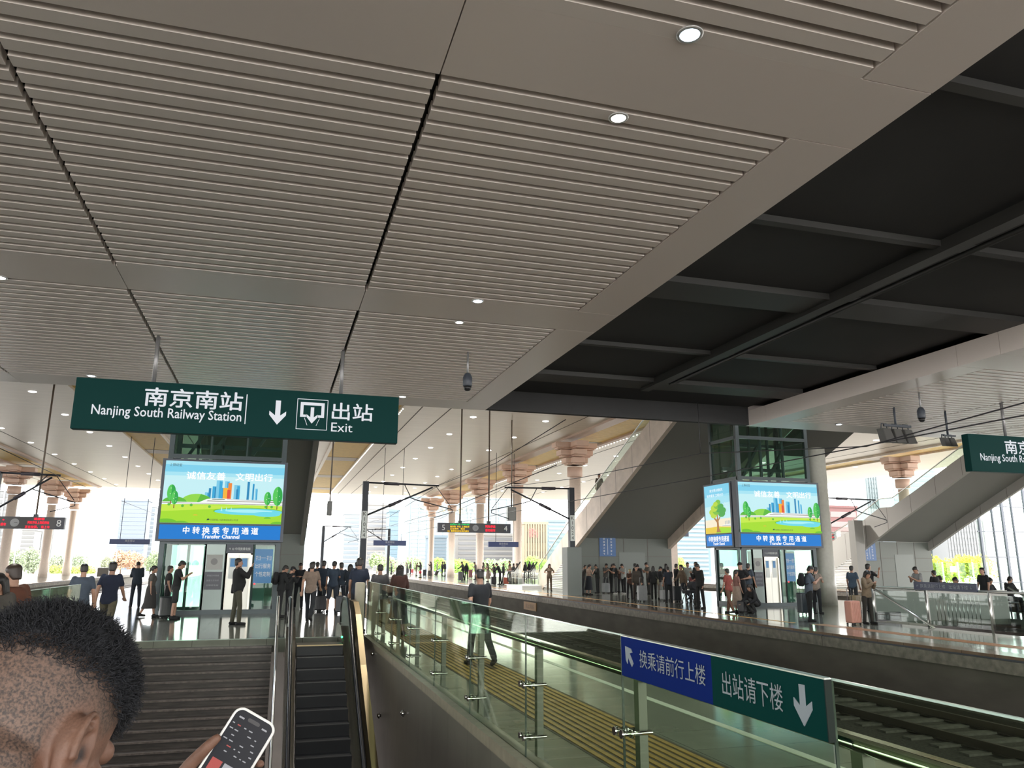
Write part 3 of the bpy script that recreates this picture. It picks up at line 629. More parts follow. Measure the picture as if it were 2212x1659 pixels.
# ------------------------------------------------------------------ hanging signs
sign_green = mat('sign_green', (.005, .040, .038), .5, spec=.06); sign_navy = mat('sign_navy', (.012, .02, .06), .35)
glow_w = emis('sign_letter', (.72, .74, .78), 1.0)
def arrow(mb, cx, cz, s, y, ang=-90, mi=0):
    """solid arrow pointing along ang in the xz plane"""
    pts = [(-.5, -.10), (.12, -.10), (-.06, -.33), (.10, -.33), (.5, 0), (.10, .33), (-.06, .33), (.12, .10), (-.5, .10)]
    c, d = math.cos(D(ang)), math.sin(D(ang)); mb.prism([(cx+s*(u*c-v*d), y, cz+s*(u*d+v*c)) for u, v in pts], (0, -.006, 0), mi)
def exit_sign(x0, x1, y, z0, z1, label, rods):
    t = thing('hanging_sign', label, 'sign', (x0, y, z0)); w = x1-x0; h = z1-z0; f = y-.004
    MB().box(x0, x1, y, y+.22, z0, z1).build('case', [sign_green], t, bevel=.01)
    X = lambda u: x0+w*u; Z = lambda v: z0+h*v
    lettering('南京南站', glow_w, t, (X(.345), f, Z(.70)), w=w*.292, h=h*.37, bold=0.014)
    lettering('Nanjing South Railway Station', glow_w, t, (X(.272), f, Z(.36)), w=w*.438, h=h*.25, bold=.010)
    MB().box(X(.502), X(.505), f-.004, f, Z(.25), Z(.86)).build('divider', glow_w, t)
    lettering('出站', glow_w, t, (X(.845), f, Z(.62)), w=w*.135, h=h*.36, bold=0.010)
    lettering('Exit', glow_w, t, (X(.812), f, Z(.28)), w=w*.07, h=h*.19)
    mb = MB(); arrow(mb, X(.603), Z(.52), h*.5, f); mb.build('arrow', glow_w, t)
    mb = MB(); a, b, c, d = X(.663), X(.763), Z(.2), Z(.84); e = .012
    for p in ((a, b, c, c+e), (a, b, d-e, d), (a, a+e, c, d), (b-e, b, c, d)): mb.box(p[0], p[1], f-.004, f, p[2], p[3])
    k = .07
    mb.box(a+k, b-k, f-.004, f, d-.13, d-.07); mb.box(a+k, a+k+.06, f-.004, f, c+.26, d-.07); mb.box(b-k-.06, b-k, f-.004, f, c+.26, d-.07)
    mb.box(a+k, a+k+.12, f-.004, f, c+.26, c+.31); mb.box(b-k-.12, b-k, f-.004, f, c+.26, c+.31)
    arrow(mb, (a+b)/2, c+.30, .34, f); mb.bar((a+.16, f, c+.24), (a+.22, f, c+.09), .04, .008); mb.bar((b-.16, f, c+.24), (b-.22, f, c+.09), .04, .008)
    mb.build('exit_pictogram', glow_w, t)
    for x in rods: MB().tube([(x, y+.11, z1), (x, y+.11, HC+.1)], .04, 10).build('hanging_rod', mat('rod_grey', (.30, .30, .31), .4, .5), t)
    return t
exit_sign(-3.85, 2.37, 16.38, 4.19, 5.19, 'large dark green hanging exit sign at left, in front of the left elevator', (-2.5, 1.15))
exit_sign(17.76, 23.98, 16.38, 4.17, 5.18, 'dark green hanging exit sign cut by the right edge of the photo', (19.2, 22.8))

# ------------------------------------------------------------------ recessed downlights under the concourse
cap_ring = mat('lamp_ring', (.55, .55, .55), .3, .6)
for x, y, r, warm, label in ((3.10, 5.12, .085, 0, 'round bluish ceiling downlight nearest the camera, at the top edge'), (3.05, 6.47, .075, 1, 'round warm white ceiling downlight second from the camera'),
        (3.09, 12.40, .08, 0, 'dimmer tilted ceiling downlight above the middle panel strip'), (3.06, 13.69, .07, 1, 'bright round ceiling downlight just beyond the middle panel strip'),
        (3.10, 20.76, .085, 1, 'ceiling downlight at the right upper corner of the hanging exit sign'), (-4.46, 13.56, .08, 1, 'ceiling downlight at the left edge of the photo'),
        (-4.53, 20.63, .085, 0, 'ceiling downlight above the left end of the exit sign'), (17.27, 20.76, .085, 0, 'ceiling downlight over the opposite platform, above the right light box')):
    t = thing('recessed_downlight', label, 'ceiling light', (x, y, HC), 'recessed downlights of the concourse soffit')
    MB().lathe([(r*1.35, 0), (r*1.35, -.012), (r, -.016), (r*.95, .02)], (x, y, HC), 24).build('trim_ring', cap_ring, t)
    MB().lathe([(r, -.008), (r*.99, -.012), (.001, -.012)], (x, y, HC), 24).build('lens', emis('lens_cool' if not warm else 'lens_warm', (.72, .86, 1) if not warm else (1, .93, .82), 26), t)
    l = bpy.data.lights.new('downlight', 'SPOT'); l.energy = 950 if y > 8 else 330; l.spot_size = D(110); l.spot_blend = .6; l.shadow_soft_size = r; l.color = (1, .93, .82) if warm else (.8, .9, 1)
    lo = bpy.data.objects.new('downlight', l); COL.objects.link(lo); lo.location = (x, y, HC-.03)
# added spots without fixtures, continuing the lamp rows out of view, for soffit brightness
for x, y in ((17.3, 6.4), (17.3, 13.6), (24, 13.6), (17.3, -1.5)):
    l = bpy.data.lights.new('downlight', 'SPOT'); l.energy = 950; l.spot_size = D(110); l.spot_blend = .6; l.shadow_soft_size = .08; l.color = (1, .95, .86)
    lo = bpy.data.objects.new('downlight', l); COL.objects.link(lo); lo.location = (x, y, HC-.03)
# small lamps of the canopy
lens = emis('canopy_lens', (1, .97, .95), 6.0)
first = None
cols_ = [(11.45, 'over the tracks beside platform two'), (16.25, 'left of the tall columns'), (27.5, 'right of the tall columns'), (33, 'over the third platform'), (1.5, 'above the left elevator'), (-5, 'left of the left elevator'), (-13, 'over the left tracks'), (-18.5, 'right of the left columns'), (42, 'over the far right staircase'), (52, 'at the far right of the canopy')]
words = ('first', 'second', 'third', 'fourth', 'fifth', 'sixth', 'seventh', 'eighth', 'ninth')
for x, where in cols_:
    for k in range(9):
        y = 46.7+7.05*k
        if first is None:
            first = tag(MB().lathe([(.2, 0), (.2, -.02), (.17, -.03), (.10, -.05), (.02, -.055)], (0, 0, 0), 16).build('canopy_lamp', lens), '', 'ceiling light', 'small round lamps in the white canopy'); o = first
        else: o = first.copy(); COL.objects.link(o)
        o.location = (x, y, CZ); o['label'] = 'small round canopy lamp %s, %s one outward' % (where, words[k])
# fill spots added along some canopy lamp rows to brighten the zone below
for x in (-13, 11.5, 33):
    for y in (50, 68, 86):
        l = bpy.data.lights.new('canopy_fill_spot', 'SPOT'); l.energy = 13000 if x > 0 else 2500; l.spot_size = D(150); l.spot_blend = .8; l.shadow_soft_size = .3; l.color = (1, .96, .9)
        lo = bpy.data.objects.new('canopy_fill_spot', l); COL.objects.link(lo); lo.location = (x, y, CZ-.1)

# ------------------------------------------------------------------ cameras, floodlights, loudspeakers
def dome_camera(x, y, z, label):
    t = thing('dome_camera', label, 'camera', (x, y, HC))
    MB().tube([(x, y, HC+.05), (x, y, z+.2)], .022, 8).build('stem', mat('rod_grey', (.30, .30, .31), .4, .5), t)
    MB().lathe([(.02, .30), (.06, .28), (.10, .2), (.10, .02), (.09, 0)], (x, y, z), 18).build('housing', dark_steel, t)
    MB().lathe([(.085, .0), (.08, -.05), (.05, -.09), (.005, -.1)], (x, y, z), 18).build('dome', black, t)
dome_camera(3.72, 15.73, 5.38, 'dark dome camera on a stem beside the bright ceiling downlights')
dome_camera(16.0, 16.1, 5.45, 'dark dome camera on a stem over the opposite platform')
def floodlights(x, y, z, n, label, s=1):
    t = thing('floodlight_cluster', label, 'floodlight', (x, y, z), None); k = n
    MB().box(x-.05, x+(n-1)*.34*s+.15, y-.03, y+.03, z+.28*s, z+.34*s).build('crossbar', dark_steel, t)
    MB().tube([(x+.17*(n-1)*s, y, z+.3*s), (x+.17*(n-1)*s, y, HC+.1)], .03, 8).build('hanger', dark_steel, t)
    for i in range(n):
        cx = x+i*.34*s; mb = MB(); mb.prism([(cx-.15*s, y-.18*s, z-.16*s), (cx+.15*s, y-.18*s, z-.16*s), (cx+.12*s, y-.05*s, z+.22*s), (cx-.12*s, y-.05*s, z+.22*s)], (0, .25*s, .02)); mb.build('lamp_head', mat('flood_grey', (.15, .15, .145), .45, .3), t, bevel=.02)
        MB().tube([(cx-.1*s, y+.05, z+.18*s), (cx-.08*s, y+.05, z+.36*s), (cx+.08*s, y+.05, z+.36*s), (cx+.1*s, y+.05, z+.18*s)], .015, 6).build('bracket', dark_steel, t)
floodlights(16.55, 18.0, 5.27, 3, 'cluster of grey floodlight heads hanging left of the right exit sign', 1.1)
floodlights(18.65, 18.0, 5.2, 2, 'pair of small floodlight heads against the right exit sign edge', .7)

# ------------------------------------------------------------------ glass railings
pane_m = glass('railing_glass', (.80, .88, .76), .9); edge_m = mat('glass_edge', (.55, .72, .64), .15, spec=.8)
def glass_railing(x, ys, ztop, side, label, name='glass_railing', tube_z=1.0):
    """panes along Y at x; posts stand on side (+1: right, -1: left)"""
    t = thing(name, label, 'railing', (x, ys[0], 0))
    for a, b in zip(ys, ys[1:]):
        p = MB().box(x-.006, x+.006, a+.008, b-.008, .05, ztop).build('glass_pane', pane_m, t); sub(p)
        MB().box(x-.0075, x+.0075, a+.008, b-.008, ztop, ztop+.008).build('polished_edge', edge_m, p)
        mb = MB(); mb.box(x-.0075, x+.0075, b-.012, b-.006, .05, ztop); mb.build('polished_edge', mat('glass_joint', (.02, .035, .03), .2), p)
    for y in ys[:-1]:
        px = x+side*.13
        q = MB().box(px-.03, px+.03, y-.035, y+.035, 0, tube_z-.02).build('post', mat('post_steel', (.13, .13, .12), .45, .6), t); sub(q)
        MB().box(px-.07, px+.07, y-.06, y+.06, 0, .015).build('foot_plate', mat('post_steel', (.13, .13, .12), .45, .6), q)
        for z in (.22, .66):
            for dy in (-.055, .055):
                mb = MB(); mb.tube([(x-side*.045, y+dy, z), (x-side*.02, y+dy, z)], .028, 10); mb.tube([(x-side*.02, y+dy, z), (px+side*.05, y+dy, z)], .015, 8); mb.tube([(x+side*.02, y+dy, z), (x+side*.045, y+dy, z)], .026, 10)
                mb.build('standoff', chrome, q)
    MB().tube([(x+side*.14, ys[0], tube_z), (x+side*.14, ys[-1], tube_z)], .032, 12).build('handrail', mat('tube_steel', (.55, .60, .54), .12, 1), t)
    return t
glass_railing(2.29, [.85, 2.95, 5.06, 7.18, 9.30, 11.42, 13.54, 15.66, 17.78, 19.85], 1.27, 1, 'long green tinted glass railing along the right side of the pit')
glass_railing(-3.45, [2.2, 4.3, 6.4, 8.5, 10.6, 12.7, 14.8, 16.95], 1.30, -1, 'short glass railing at the left side of the pit, behind the foreground head')
MB_ = MB().box(1.99, 2.22, 19.86, 20.06, 0, 1.25); tag(MB_.build('railing_end_post', mat('beige_stone', (.45, .40, .33), .5, noise=.06), bevel=.04), 'beige rounded end post between the escalator and the glass railing', 'post')
# direction board on the glass railing
t = thing('direction_board', 'blue and green direction board fixed to the right glass railing', 'sign', (2.2, 2.94, 1.03))
y0, ym, y1, z0, z1 = 2.93, 3.83, 4.96, 1.03, 1.275
MB().box(2.245, 2.275, ym, y1, z0, z1).build('blue_half', mat('board_blue', (.006, .018, .13), .6, spec=.02), t); MB().box(2.245, 2.275, y0, ym, z0, z1).build('green_half', mat('board_green', (.003, .035, .032), .6, spec=.02), t)
mb = MB(); mb.box(2.243, 2.277, y0-.006, y1+.006, z1, z1+.006); mb.build('edge_trim', steel, t); mb = MB(); mb.box(2.243, 2.277, y0-.006, y0, z0, z1); mb.build('end_trim', mat('trim_dark', (.02, .025, .025), .6, spec=.1), t)
bw = mat('board_letter', (.27, .31, .34), .6, spec=.1)
L = y1-ym; lettering('换乘请前行上楼', bw, t, (2.243, y1-L*.60, z0+.135), (0, -1, 0), w=L*.70, h=.105)
L2 = ym-y0; lettering('出站请下楼', bw, t, (2.243, ym-L2*.40, z0+.125), (0, -1, 0), w=L2*.56, h=.115)
def yarrow(cy, cz, s, ang):
    pts = [(-.5, -.11), (.02, -.11), (-.14, -.36), (.06, -.36), (.5, 0), (.06, .36), (-.14, .36), (.02, .11), (-.5, .11)]; c, d = math.cos(D(ang)), math.sin(D(ang))
    MB().prism([(2.245, cy-s*(u*c-v*d), cz+s*(u*d+v*c)) for u, v in pts], (-.004, 0, 0)).build('arrow', bw, t)
yarrow(y1-.12, z0+.135, .15, 135); yarrow(y0+.15, z0+.12, .17, -90)
t = thing('direction_board', 'dark back of a direction board further along the right glass railing', 'sign', (2.35, 9.6, 1.04))
MB().prism([(2.36, 9.45, 1.03), (2.36, 9.85, 1.285), (2.36, 10.8, 1.285), (2.36, 10.8, 1.04)], (.03, 0, 0)).build('board', mat('board_back', (.035, .04, .05), .5), t)
MB().prism([(2.352, 9.28, 1.03), (2.352, 9.62, 1.285), (2.352, 9.85, 1.285), (2.352, 9.45, 1.03)], (.03, 0, 0)).build('end_plate', black, t)
# railing round the stairs opening on the opposite platform
t = thing('pit_railing', 'steel and glass railing round the stairs opening on the opposite platform', 'railing', (17.9, 20.7, 0))
for y0 in (20.7, 18.6, 16.5, 14.4, 12.3, 10.2): MB().tube([(17.9, y0, 0), (17.9, y0, 1.03)], .03, 8).build('post', steel, t)
MB().tube([(17.9, 20.7, 1.04), (17.9, 8, 1.04)], .035, 10).build('top_rail', steel, t)
for a in (20.6, 18.5, 16.4, 14.3, 12.2): MB().box(17.894, 17.906, a-2.0, a, .08, .95).build('glass_pane', glass('grey_glass', (.62, .68, .66), 1.0), t)
MB().tube([(17.85, 20.6, 1.0), (17.85, 17.6, -.35)], .03, 10).build('sloping_handrail', steel, t); MB().tube([(23.2, 20.6, 1.0), (23.2, 16.6, -.9)], .03, 10).build('sloping_handrail', steel, t)
for y in [18.4-.13*k for k in range(12)]: MB().tube([(18.05, y, .1), (18.05, y, .92)], .01, 6).build('baluster', steel, t)
MB().box(17.95, 23.3, 20.75, 20.95, 0, .9).build('end_panel', mat('pit_end_panel', (.32, .32, .29), .4), t)
t = thing('direction_board', 'long navy direction board on the opposite platform pit railing', 'sign', (17.75, 16.8, 1.03))
MB().box(17.80, 17.84, 16.75, 18.9, 1.02, 1.24).build('board', sign_navy, t)
lettering('↖ 换乘请前行上楼   出站请下楼 ↓', mat('board_letter_dim', (.25, .28, .32), .5), t, (17.795, 17.83, 1.13), (0, -1, 0), w=1.9, h=.11)
t = thing('floor_notice', 'low black notice board at the foot of the pit end panel', 'sign', (18.3, 20.6, 0))
MB().box(17.9, 18.8, 20.6, 20.66, .02, .28).build('board', black, t); lettering('请勿依靠 小心碰撞', mat('notice_text', (.30, .32, .34), .5), t, (18.35, 20.595, .15), w=.75, h=.12)
mb = MB(); mb.box(17.95, 23.3, -6, 20.75, -4.0, -3.9, 0); mb.box(17.9, 17.95, -6, 20.75, -4, -.3, 0); mb.box(23.3, 23.35, -6, 20.75, -4, -.3, 0)
z, y = 0, 20.7
for i in range(22): z -= .16; mb.box(17.95, 23.3, y-.3, y, -4, z, 1); y -= .3
struct('floor_opposite_pit', mb, [wall_granite, tread_m])

# ------------------------------------------------------------------ overhead line masts and wires
mast_m = mat('mast_steel', (.035, .04, .05), .5, .3); ins_m = mat('insulator', (.05, .045, .06), .4)
def mast(x, y, s, h, label, name=True, base=True, arm=3.9):
    t = thing('catenary_mast', label, 'mast', (x, y, 0))
    MB().box(x-.15, x+.15, y-.15, y+.15, 0, h).build('post', mast_m, t)
    if base: MB().box(x-.42, x+.42, y-.4, y+.4, 0, 2.55).build('cabinet', mat('mast_cabinet', (.17, .19, .18), .5), t)
    if name:
        MB().box(x-.13, x+.13, y-.17, y-.15, 2.9, 4.3).build('number_plate', notice_w, t)
        for k, ch in enumerate('K1024'): lettering(ch, ink, t, (x, y-.173, 4.15-.27*k), h=.19)
    top = (x+s*arm, y, h-.1); lo = (x+s*.1, y, h-1.75)
    MB().tube([(x, y, h-.05), top], .045, 8).build('top_tube', mast_m, t); MB().tube([(x+s*.95, y, h-.07), (x+s*1.75, y, h-.08)], .085, 10).build('insulator', ins_m, t)
    q = (x+s*(arm-.35), y, h-.2)
    MB().tube([lo, q], .045, 8).build('cantilever_tube', mast_m, t)
    a = Vector(lo); b = Vector(q); MB().tube([a+(b-a)*.33-Vector((0, 0, 0)), a+(b-a)*.52], .085, 10).build('insulator', ins_m, t)
    m = a+(b-a)*.66; MB().tube([m, (x+s*2.05, y, h-.12)], .025, 6).build('stay', mast_m, t)
    e = (x+s*(arm+.75), y, h-1.35); MB().tube([m-Vector((0, 0, .05)), (m.x+s*.3, y, m.z-.16), e], .03, 6).build('registration_arm', mast_m, t)
    MB().tube([(top[0]-s*.15, y, top[2]-.05), (e[0]-s*.05, y, e[2]+.1)], .018, 6).build('stay', mast_m, t)
    MB().tube([(e[0], y, e[2]), (e[0], y, e[2]-.15), (e[0]-s*1.0, y, e[2]-.45)], .022, 6).build('steady_arm', mast_m, t)
    return top, e
tA = mast(4.42, 41.4, 1, 5.83, 'dark overhead line mast with vertical number plate, on the near platform', base=False)
tB = mast(15.9, 41.4, -1, 5.85, 'dark overhead line mast with grey cabinet base, in front of the tan staircase')
mast(-12.45, 41.4, 1, 5.75, 'dark overhead line mast cut by the left edge of the photo', name=False, base=False, arm=2.6)
mast(at(1781, 1100, y=41.4).x, 41.4, 1, 5.8, 'overhead line mast seen just right of the round column', name=False, base=False)
mast(5.2, 90, 1, 5.6, 'thin distant overhead line mast under the blue station name board', name=False, base=False, arm=3)
mast(13.3, 96, -1, 5.6, 'thin distant overhead line mast beside the tan staircase foot', name=False, base=False, arm=3)
wire_m = mat('wire', (.03, .03, .035), .5)
def wire(pts, label, droppers=()):
    t = thing('overhead_wire', label, 'wire', pts[0], 'overhead wires above the tracks')
    MB().tube(pts, .014, 6).build('line', wire_m, t)
    for a, b in droppers: MB().tube([a, b], .010, 5).build('dropper', wire_m, t)
wire([(12.1, 95, 5.6), (12.2, 60, 5.0), (12.2, 41.4, 5.8), (12.3, 31, 5.25), (12.3, 21, 5.0), (12.3, 14, 4.25), (12.3, 8, 4.6), (12.3, -4, 5.4)], 'upper wire sagging above the track by the opposite platform', [((12.3, 21, 5.0), (12.3, 21, 6.6)), ((12.2, 50, 5.3), (12.2, 50, 3.9))])
wire([(12.0, 95, 4.4), (11.8, 41.4, 4.3), (12.2, 21, 4.25), (12.3, -4, 4.25)], 'lower contact wire above the track by the opposite platform')
wire([(8.2, 95, 5.6), (8.2, 60, 5.0), (8.3, 41.4, 5.75), (8.3, 30, 5.6), (8.3, 22, 6.0)], 'upper wire above the track nearest the glass railing')
wire([(8.2, 95, 4.4), (8.6, 41.4, 4.4), (8.0, 22, 4.6)], 'lower contact wire above the track nearest the glass railing')
wire([(-9.8, 95, 5.6), (-9.9, 41.4, 5.6), (-10, 22, 6.0)], 'wire above the left tracks')

# ------------------------------------------------------------------ hanging displays and name boards
def hang(x, y, z, t, r=.045): MB().tube([(x, y, z), (x, y, CZ)], r, 8).build('hanging_pole', mat('pole_brown', (.17, .13, .10), .5), t); MB().box(x-.1, x+.1, y-.08, y+.08, z, z+.14).build('pole_clamp', dark_steel, t)
disp = mat('display_case', (.03, .035, .055), .4); dface = mat('display_face', (.018, .018, .02), .35)
def display(Y, pxl, pxr, pyt, pyb, nums, rows, label, poles, clock=None):
    a, b = at(pxl, pyt, y=Y), at(pxr, pyt, y=Y); zt = (a.z+b.z)/2; z0 = at((pxl+pxr)/2, (pyb[0]+pyb[1])/2, y=Y).z; zt = at((pxl+pxr)/2, (pyt+pyb[2])/2, y=Y).z
    x0, x1 = a.x, b.x; h = zt-z0; w = x1-x0
    t = thing('platform_display', label, 'display', (x0, Y, z0))
    MB().box(x0, x1, Y, Y+.3, z0, zt).build('case', disp, t); MB().box(x0+w*.09, x1-w*.09, Y-.008, Y, z0+.03, zt-.02).build('screen', dface, t)
    for u, s in nums: lettering(s, letter_white, t, (x0+w*u, Y-.012, z0+h*.5), h=h*.58)
    for u, v, ww, hh, s, c in rows: lettering(s, c, t, (x0+w*u, Y-.014, z0+h*v), w=w*ww, h=h*hh, bold=.02, name='led_text')
    if clock: MB().lathe([(h*.34, 0), (h*.34, .02)], (x0+w*clock, Y-.01, z0+h*.5), 24, axis='y').build('clock_face', mat('clock_grey', (.30, .31, .32), .4), t); MB().box(x0+w*clock-.02, x0+w*clock+h*.2, Y-.034, Y-.03, z0+h*.48, z0+h*.52).build('clock_hand', ink, t)
    for u in poles: hang(x0+w*u, Y+.15, zt, t)
red = emis('led_red', (1, .02, .05), 1.6); amber = emis('led_amber', (1, .62, .02), 1.3); green = emis('led_green', (.02, .9, .2), 1.3)
display(44, 946, 1103, 1130, (1150, 1151, 1131), ((.075, '5'), (.93, '4')), ((.295, .86, .26, .16, '03月13 日 13:03:02', green), (.295, .62, .26, .19, '南京南  开往  上海虹桥', amber), (.265, .39, .20, .18, '正在候车   晚点', amber), (.275, .14, .29, .19, 'U0. 请旅客在安全线内候车', amber), (.715, .68, .14, .3, '列车停运', red), (.715, .27, .14, .3, '请勿候车', red)), 'station display with numbers five and four hanging over the tracks', (.305, .70), .51)
display(44, -60, 141, 1115, (1141, 1143, 1117), ((.94, '8'),), ((.72, .84, .12, .2, '请旅客', red), (.715, .53, .235, .24, '列车开往上海虹桥站', red), (.71, .16, .27, .24, '正在检票， 请上车', red), (.34, .35, .06, .25, '候车', red), (.335, .72, .02, .1, '●', red)), 'station display with number eight at the far left edge', (.67,), .46)
display(56, 1405, 1487, 1139, (1157, 1159, 1141), ((.86, '2'),), ((.44, .82, .2, .22, '列车', red), (.5, .5, .34, .26, '开往南京南', red), (.48, .17, .42, .26, '正在候车中', red)), 'station display with number two seen between staircase wall and right tower', (.4,))
display(56, 1772, 1806, 1148, (1164, 1166, 1150), (), ((.5, .7, .6, .3, '列车', red), (.5, .3, .7, .3, '候车', red)), 'tiny red lit display right of the round column', (.5,))
nb_m = mat('name_board', (.035, .055, .16), .4)
def name_board(Y, pxl, pxr, pyt, pyb, label):
    a, b = at(pxl, pyt, y=Y), at(pxr, pyb, y=Y)
    t = thing('name_board', label, 'sign', (a.x, Y, b.z), 'blue station name boards over the tracks')
    MB().box(a.x, b.x, Y, Y+.15, b.z, a.z).build('board', nb_m, t); lettering('南京南站', mat('name_letter', (.45, .47, .52), .5), t, ((a.x+b.x)/2, Y-.005, (a.z+b.z)/2+.06), h=(a.z-b.z)*.42); lettering('Nanjingnan', mat('name_letter', (.45, .47, .52), .5), t, ((a.x+b.x)/2, Y-.005, b.z+.09), h=(a.z-b.z)*.16)
    for u in (.25, .85): x = a.x+(b.x-a.x)*u; MB().tube([(x, Y+.07, a.z), (x, Y+.07, CZ)], .02, 6).build('hanging_rod', dark_steel, t)
name_board(62, 807, 877, 1167, 1179, 'blue station name board hanging behind the thin distant mast')
name_board(62, 1055, 1120, 1170, 1182, 'blue station name board partly hidden by a canopy column')
name_board(62, 237, 323, 1164, 1176, 'blue station name board left of the left elevator tower')
for px, py, s, label in ((712, 1098, .28, 'small hanging screen box right of the left elevator'), (1105, 1110, .55, 'square grey speaker box on a pole before a canopy column')):
    Y = 47; c = at(px, py, y=Y); t = thing('hanging_box', label, 'speaker', (c.x, Y, c.z))
    MB().box(c.x-s/2, c.x+s/2, Y-.1, Y+.25, c.z-.42, c.z+.42).build('case', mat('box_grey', (.24, .26, .26), .5), t, bevel=.02); MB().box(c.x-s*.36, c.x+s*.36, Y-.11, Y-.1, c.z-.36, c.z+.36).build('grille', mat('grille_grey', (.34, .36, .36), .6), t)
    MB().tube([(c.x, Y, c.z+.42), (c.x, Y, CZ)], .04, 8).build('hanging_pole', mat('pole_brown', (.17, .13, .10), .5), t)
pl = thing('wall_plaque', 'small yellow ochre plaque on the opposite platform wall', 'plaque', (13.97, 43, -.9))
MB().box(13.955, 13.99, 41.9, 44.1, -.88, -.44).build('plate', mat('plaque_ochre', (.42, .22, .05), .5), pl); lettering('禁止跨越', mat('plaque_ink', (.22, .11, .03), .5), pl, (13.952, 43, -.66), (0, -1, 0), w=1.5, h=.26)
# ------------------------------------------------------------------ city, trees and fences outside
def building(px0, px1, py, Y, col, gcol, floors, label, depth=8, vert=0, cat='building', base=None):
    a, b = at(px0, py, y=Y), at(px1, py, y=Y); x0, x1, h = a.x, b.x, max(a.z, b.z)
    t = thing('office_building', label, cat, (x0, Y, -1.5))
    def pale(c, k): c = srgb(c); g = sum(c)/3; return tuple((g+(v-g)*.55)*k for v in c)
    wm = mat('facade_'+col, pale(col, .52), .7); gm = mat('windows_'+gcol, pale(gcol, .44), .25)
    MB().box(x0, x1, Y, Y+depth, -1.5, h).build('wall', wm, t)
    MB().box(x0-.3, x1+.3, Y-.3, Y+depth, h, h+.8).build('roof_edge', wm, t)
    fh = (h+1.5)/(floors+.5)
    for k in range(floors):
        z = -1.5+fh*(k+.55); MB().box(x0+(x1-x0)*.04, x1-(x1-x0)*.04, Y-.12, Y, z, z+fh*.55).build('window_band', gm, t)
    for k in range(vert):
        x = x0+(x1-x0)*(k+.5)/vert; MB().box(x-.22, x+.22, Y-.35, Y, 0, h).build('facade_fin', wm, t)
    return t, x0, x1, h
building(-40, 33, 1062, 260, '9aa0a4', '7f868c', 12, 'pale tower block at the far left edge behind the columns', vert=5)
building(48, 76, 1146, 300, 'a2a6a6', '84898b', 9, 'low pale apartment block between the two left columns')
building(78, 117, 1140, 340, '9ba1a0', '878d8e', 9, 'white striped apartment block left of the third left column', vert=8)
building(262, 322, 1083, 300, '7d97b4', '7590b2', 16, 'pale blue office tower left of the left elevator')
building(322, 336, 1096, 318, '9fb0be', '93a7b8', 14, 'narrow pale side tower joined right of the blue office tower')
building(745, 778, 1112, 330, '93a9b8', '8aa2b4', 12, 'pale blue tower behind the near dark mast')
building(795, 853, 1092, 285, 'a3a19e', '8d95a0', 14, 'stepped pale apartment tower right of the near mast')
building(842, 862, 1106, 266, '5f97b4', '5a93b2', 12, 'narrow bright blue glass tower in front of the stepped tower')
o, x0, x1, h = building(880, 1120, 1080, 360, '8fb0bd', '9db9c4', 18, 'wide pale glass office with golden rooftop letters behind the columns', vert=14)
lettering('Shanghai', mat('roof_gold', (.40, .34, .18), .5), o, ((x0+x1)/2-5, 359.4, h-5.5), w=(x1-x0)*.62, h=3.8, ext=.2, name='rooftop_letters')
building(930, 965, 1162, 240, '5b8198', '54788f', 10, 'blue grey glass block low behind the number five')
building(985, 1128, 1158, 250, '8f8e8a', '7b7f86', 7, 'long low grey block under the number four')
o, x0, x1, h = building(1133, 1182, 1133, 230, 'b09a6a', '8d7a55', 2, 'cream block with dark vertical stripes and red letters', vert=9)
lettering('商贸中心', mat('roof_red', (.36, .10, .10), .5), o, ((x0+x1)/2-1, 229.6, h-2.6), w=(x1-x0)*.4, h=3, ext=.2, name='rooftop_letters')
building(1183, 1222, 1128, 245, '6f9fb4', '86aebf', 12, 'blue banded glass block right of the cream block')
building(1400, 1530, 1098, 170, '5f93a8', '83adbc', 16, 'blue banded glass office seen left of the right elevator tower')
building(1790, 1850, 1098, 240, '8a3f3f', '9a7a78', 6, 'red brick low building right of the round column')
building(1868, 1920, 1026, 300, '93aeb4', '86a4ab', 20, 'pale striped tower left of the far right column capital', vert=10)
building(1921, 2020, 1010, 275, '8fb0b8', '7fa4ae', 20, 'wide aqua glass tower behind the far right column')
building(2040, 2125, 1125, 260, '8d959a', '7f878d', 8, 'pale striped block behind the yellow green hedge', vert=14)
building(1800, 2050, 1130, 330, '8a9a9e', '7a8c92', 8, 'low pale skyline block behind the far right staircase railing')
hill = MB(); hill.grid([[(-420+i*28, 620, -2), (-420+i*28, 640, 14+26*math.exp(-((i-12)/5)**2)+10*math.exp(-((i-22)/4)**2)), (-420+i*28, 700, 10)] for i in range(40)], closed=False, caps=False); struct('distant_hill', hill, [mat('hill_haze', (.20, .24, .26), .9)])

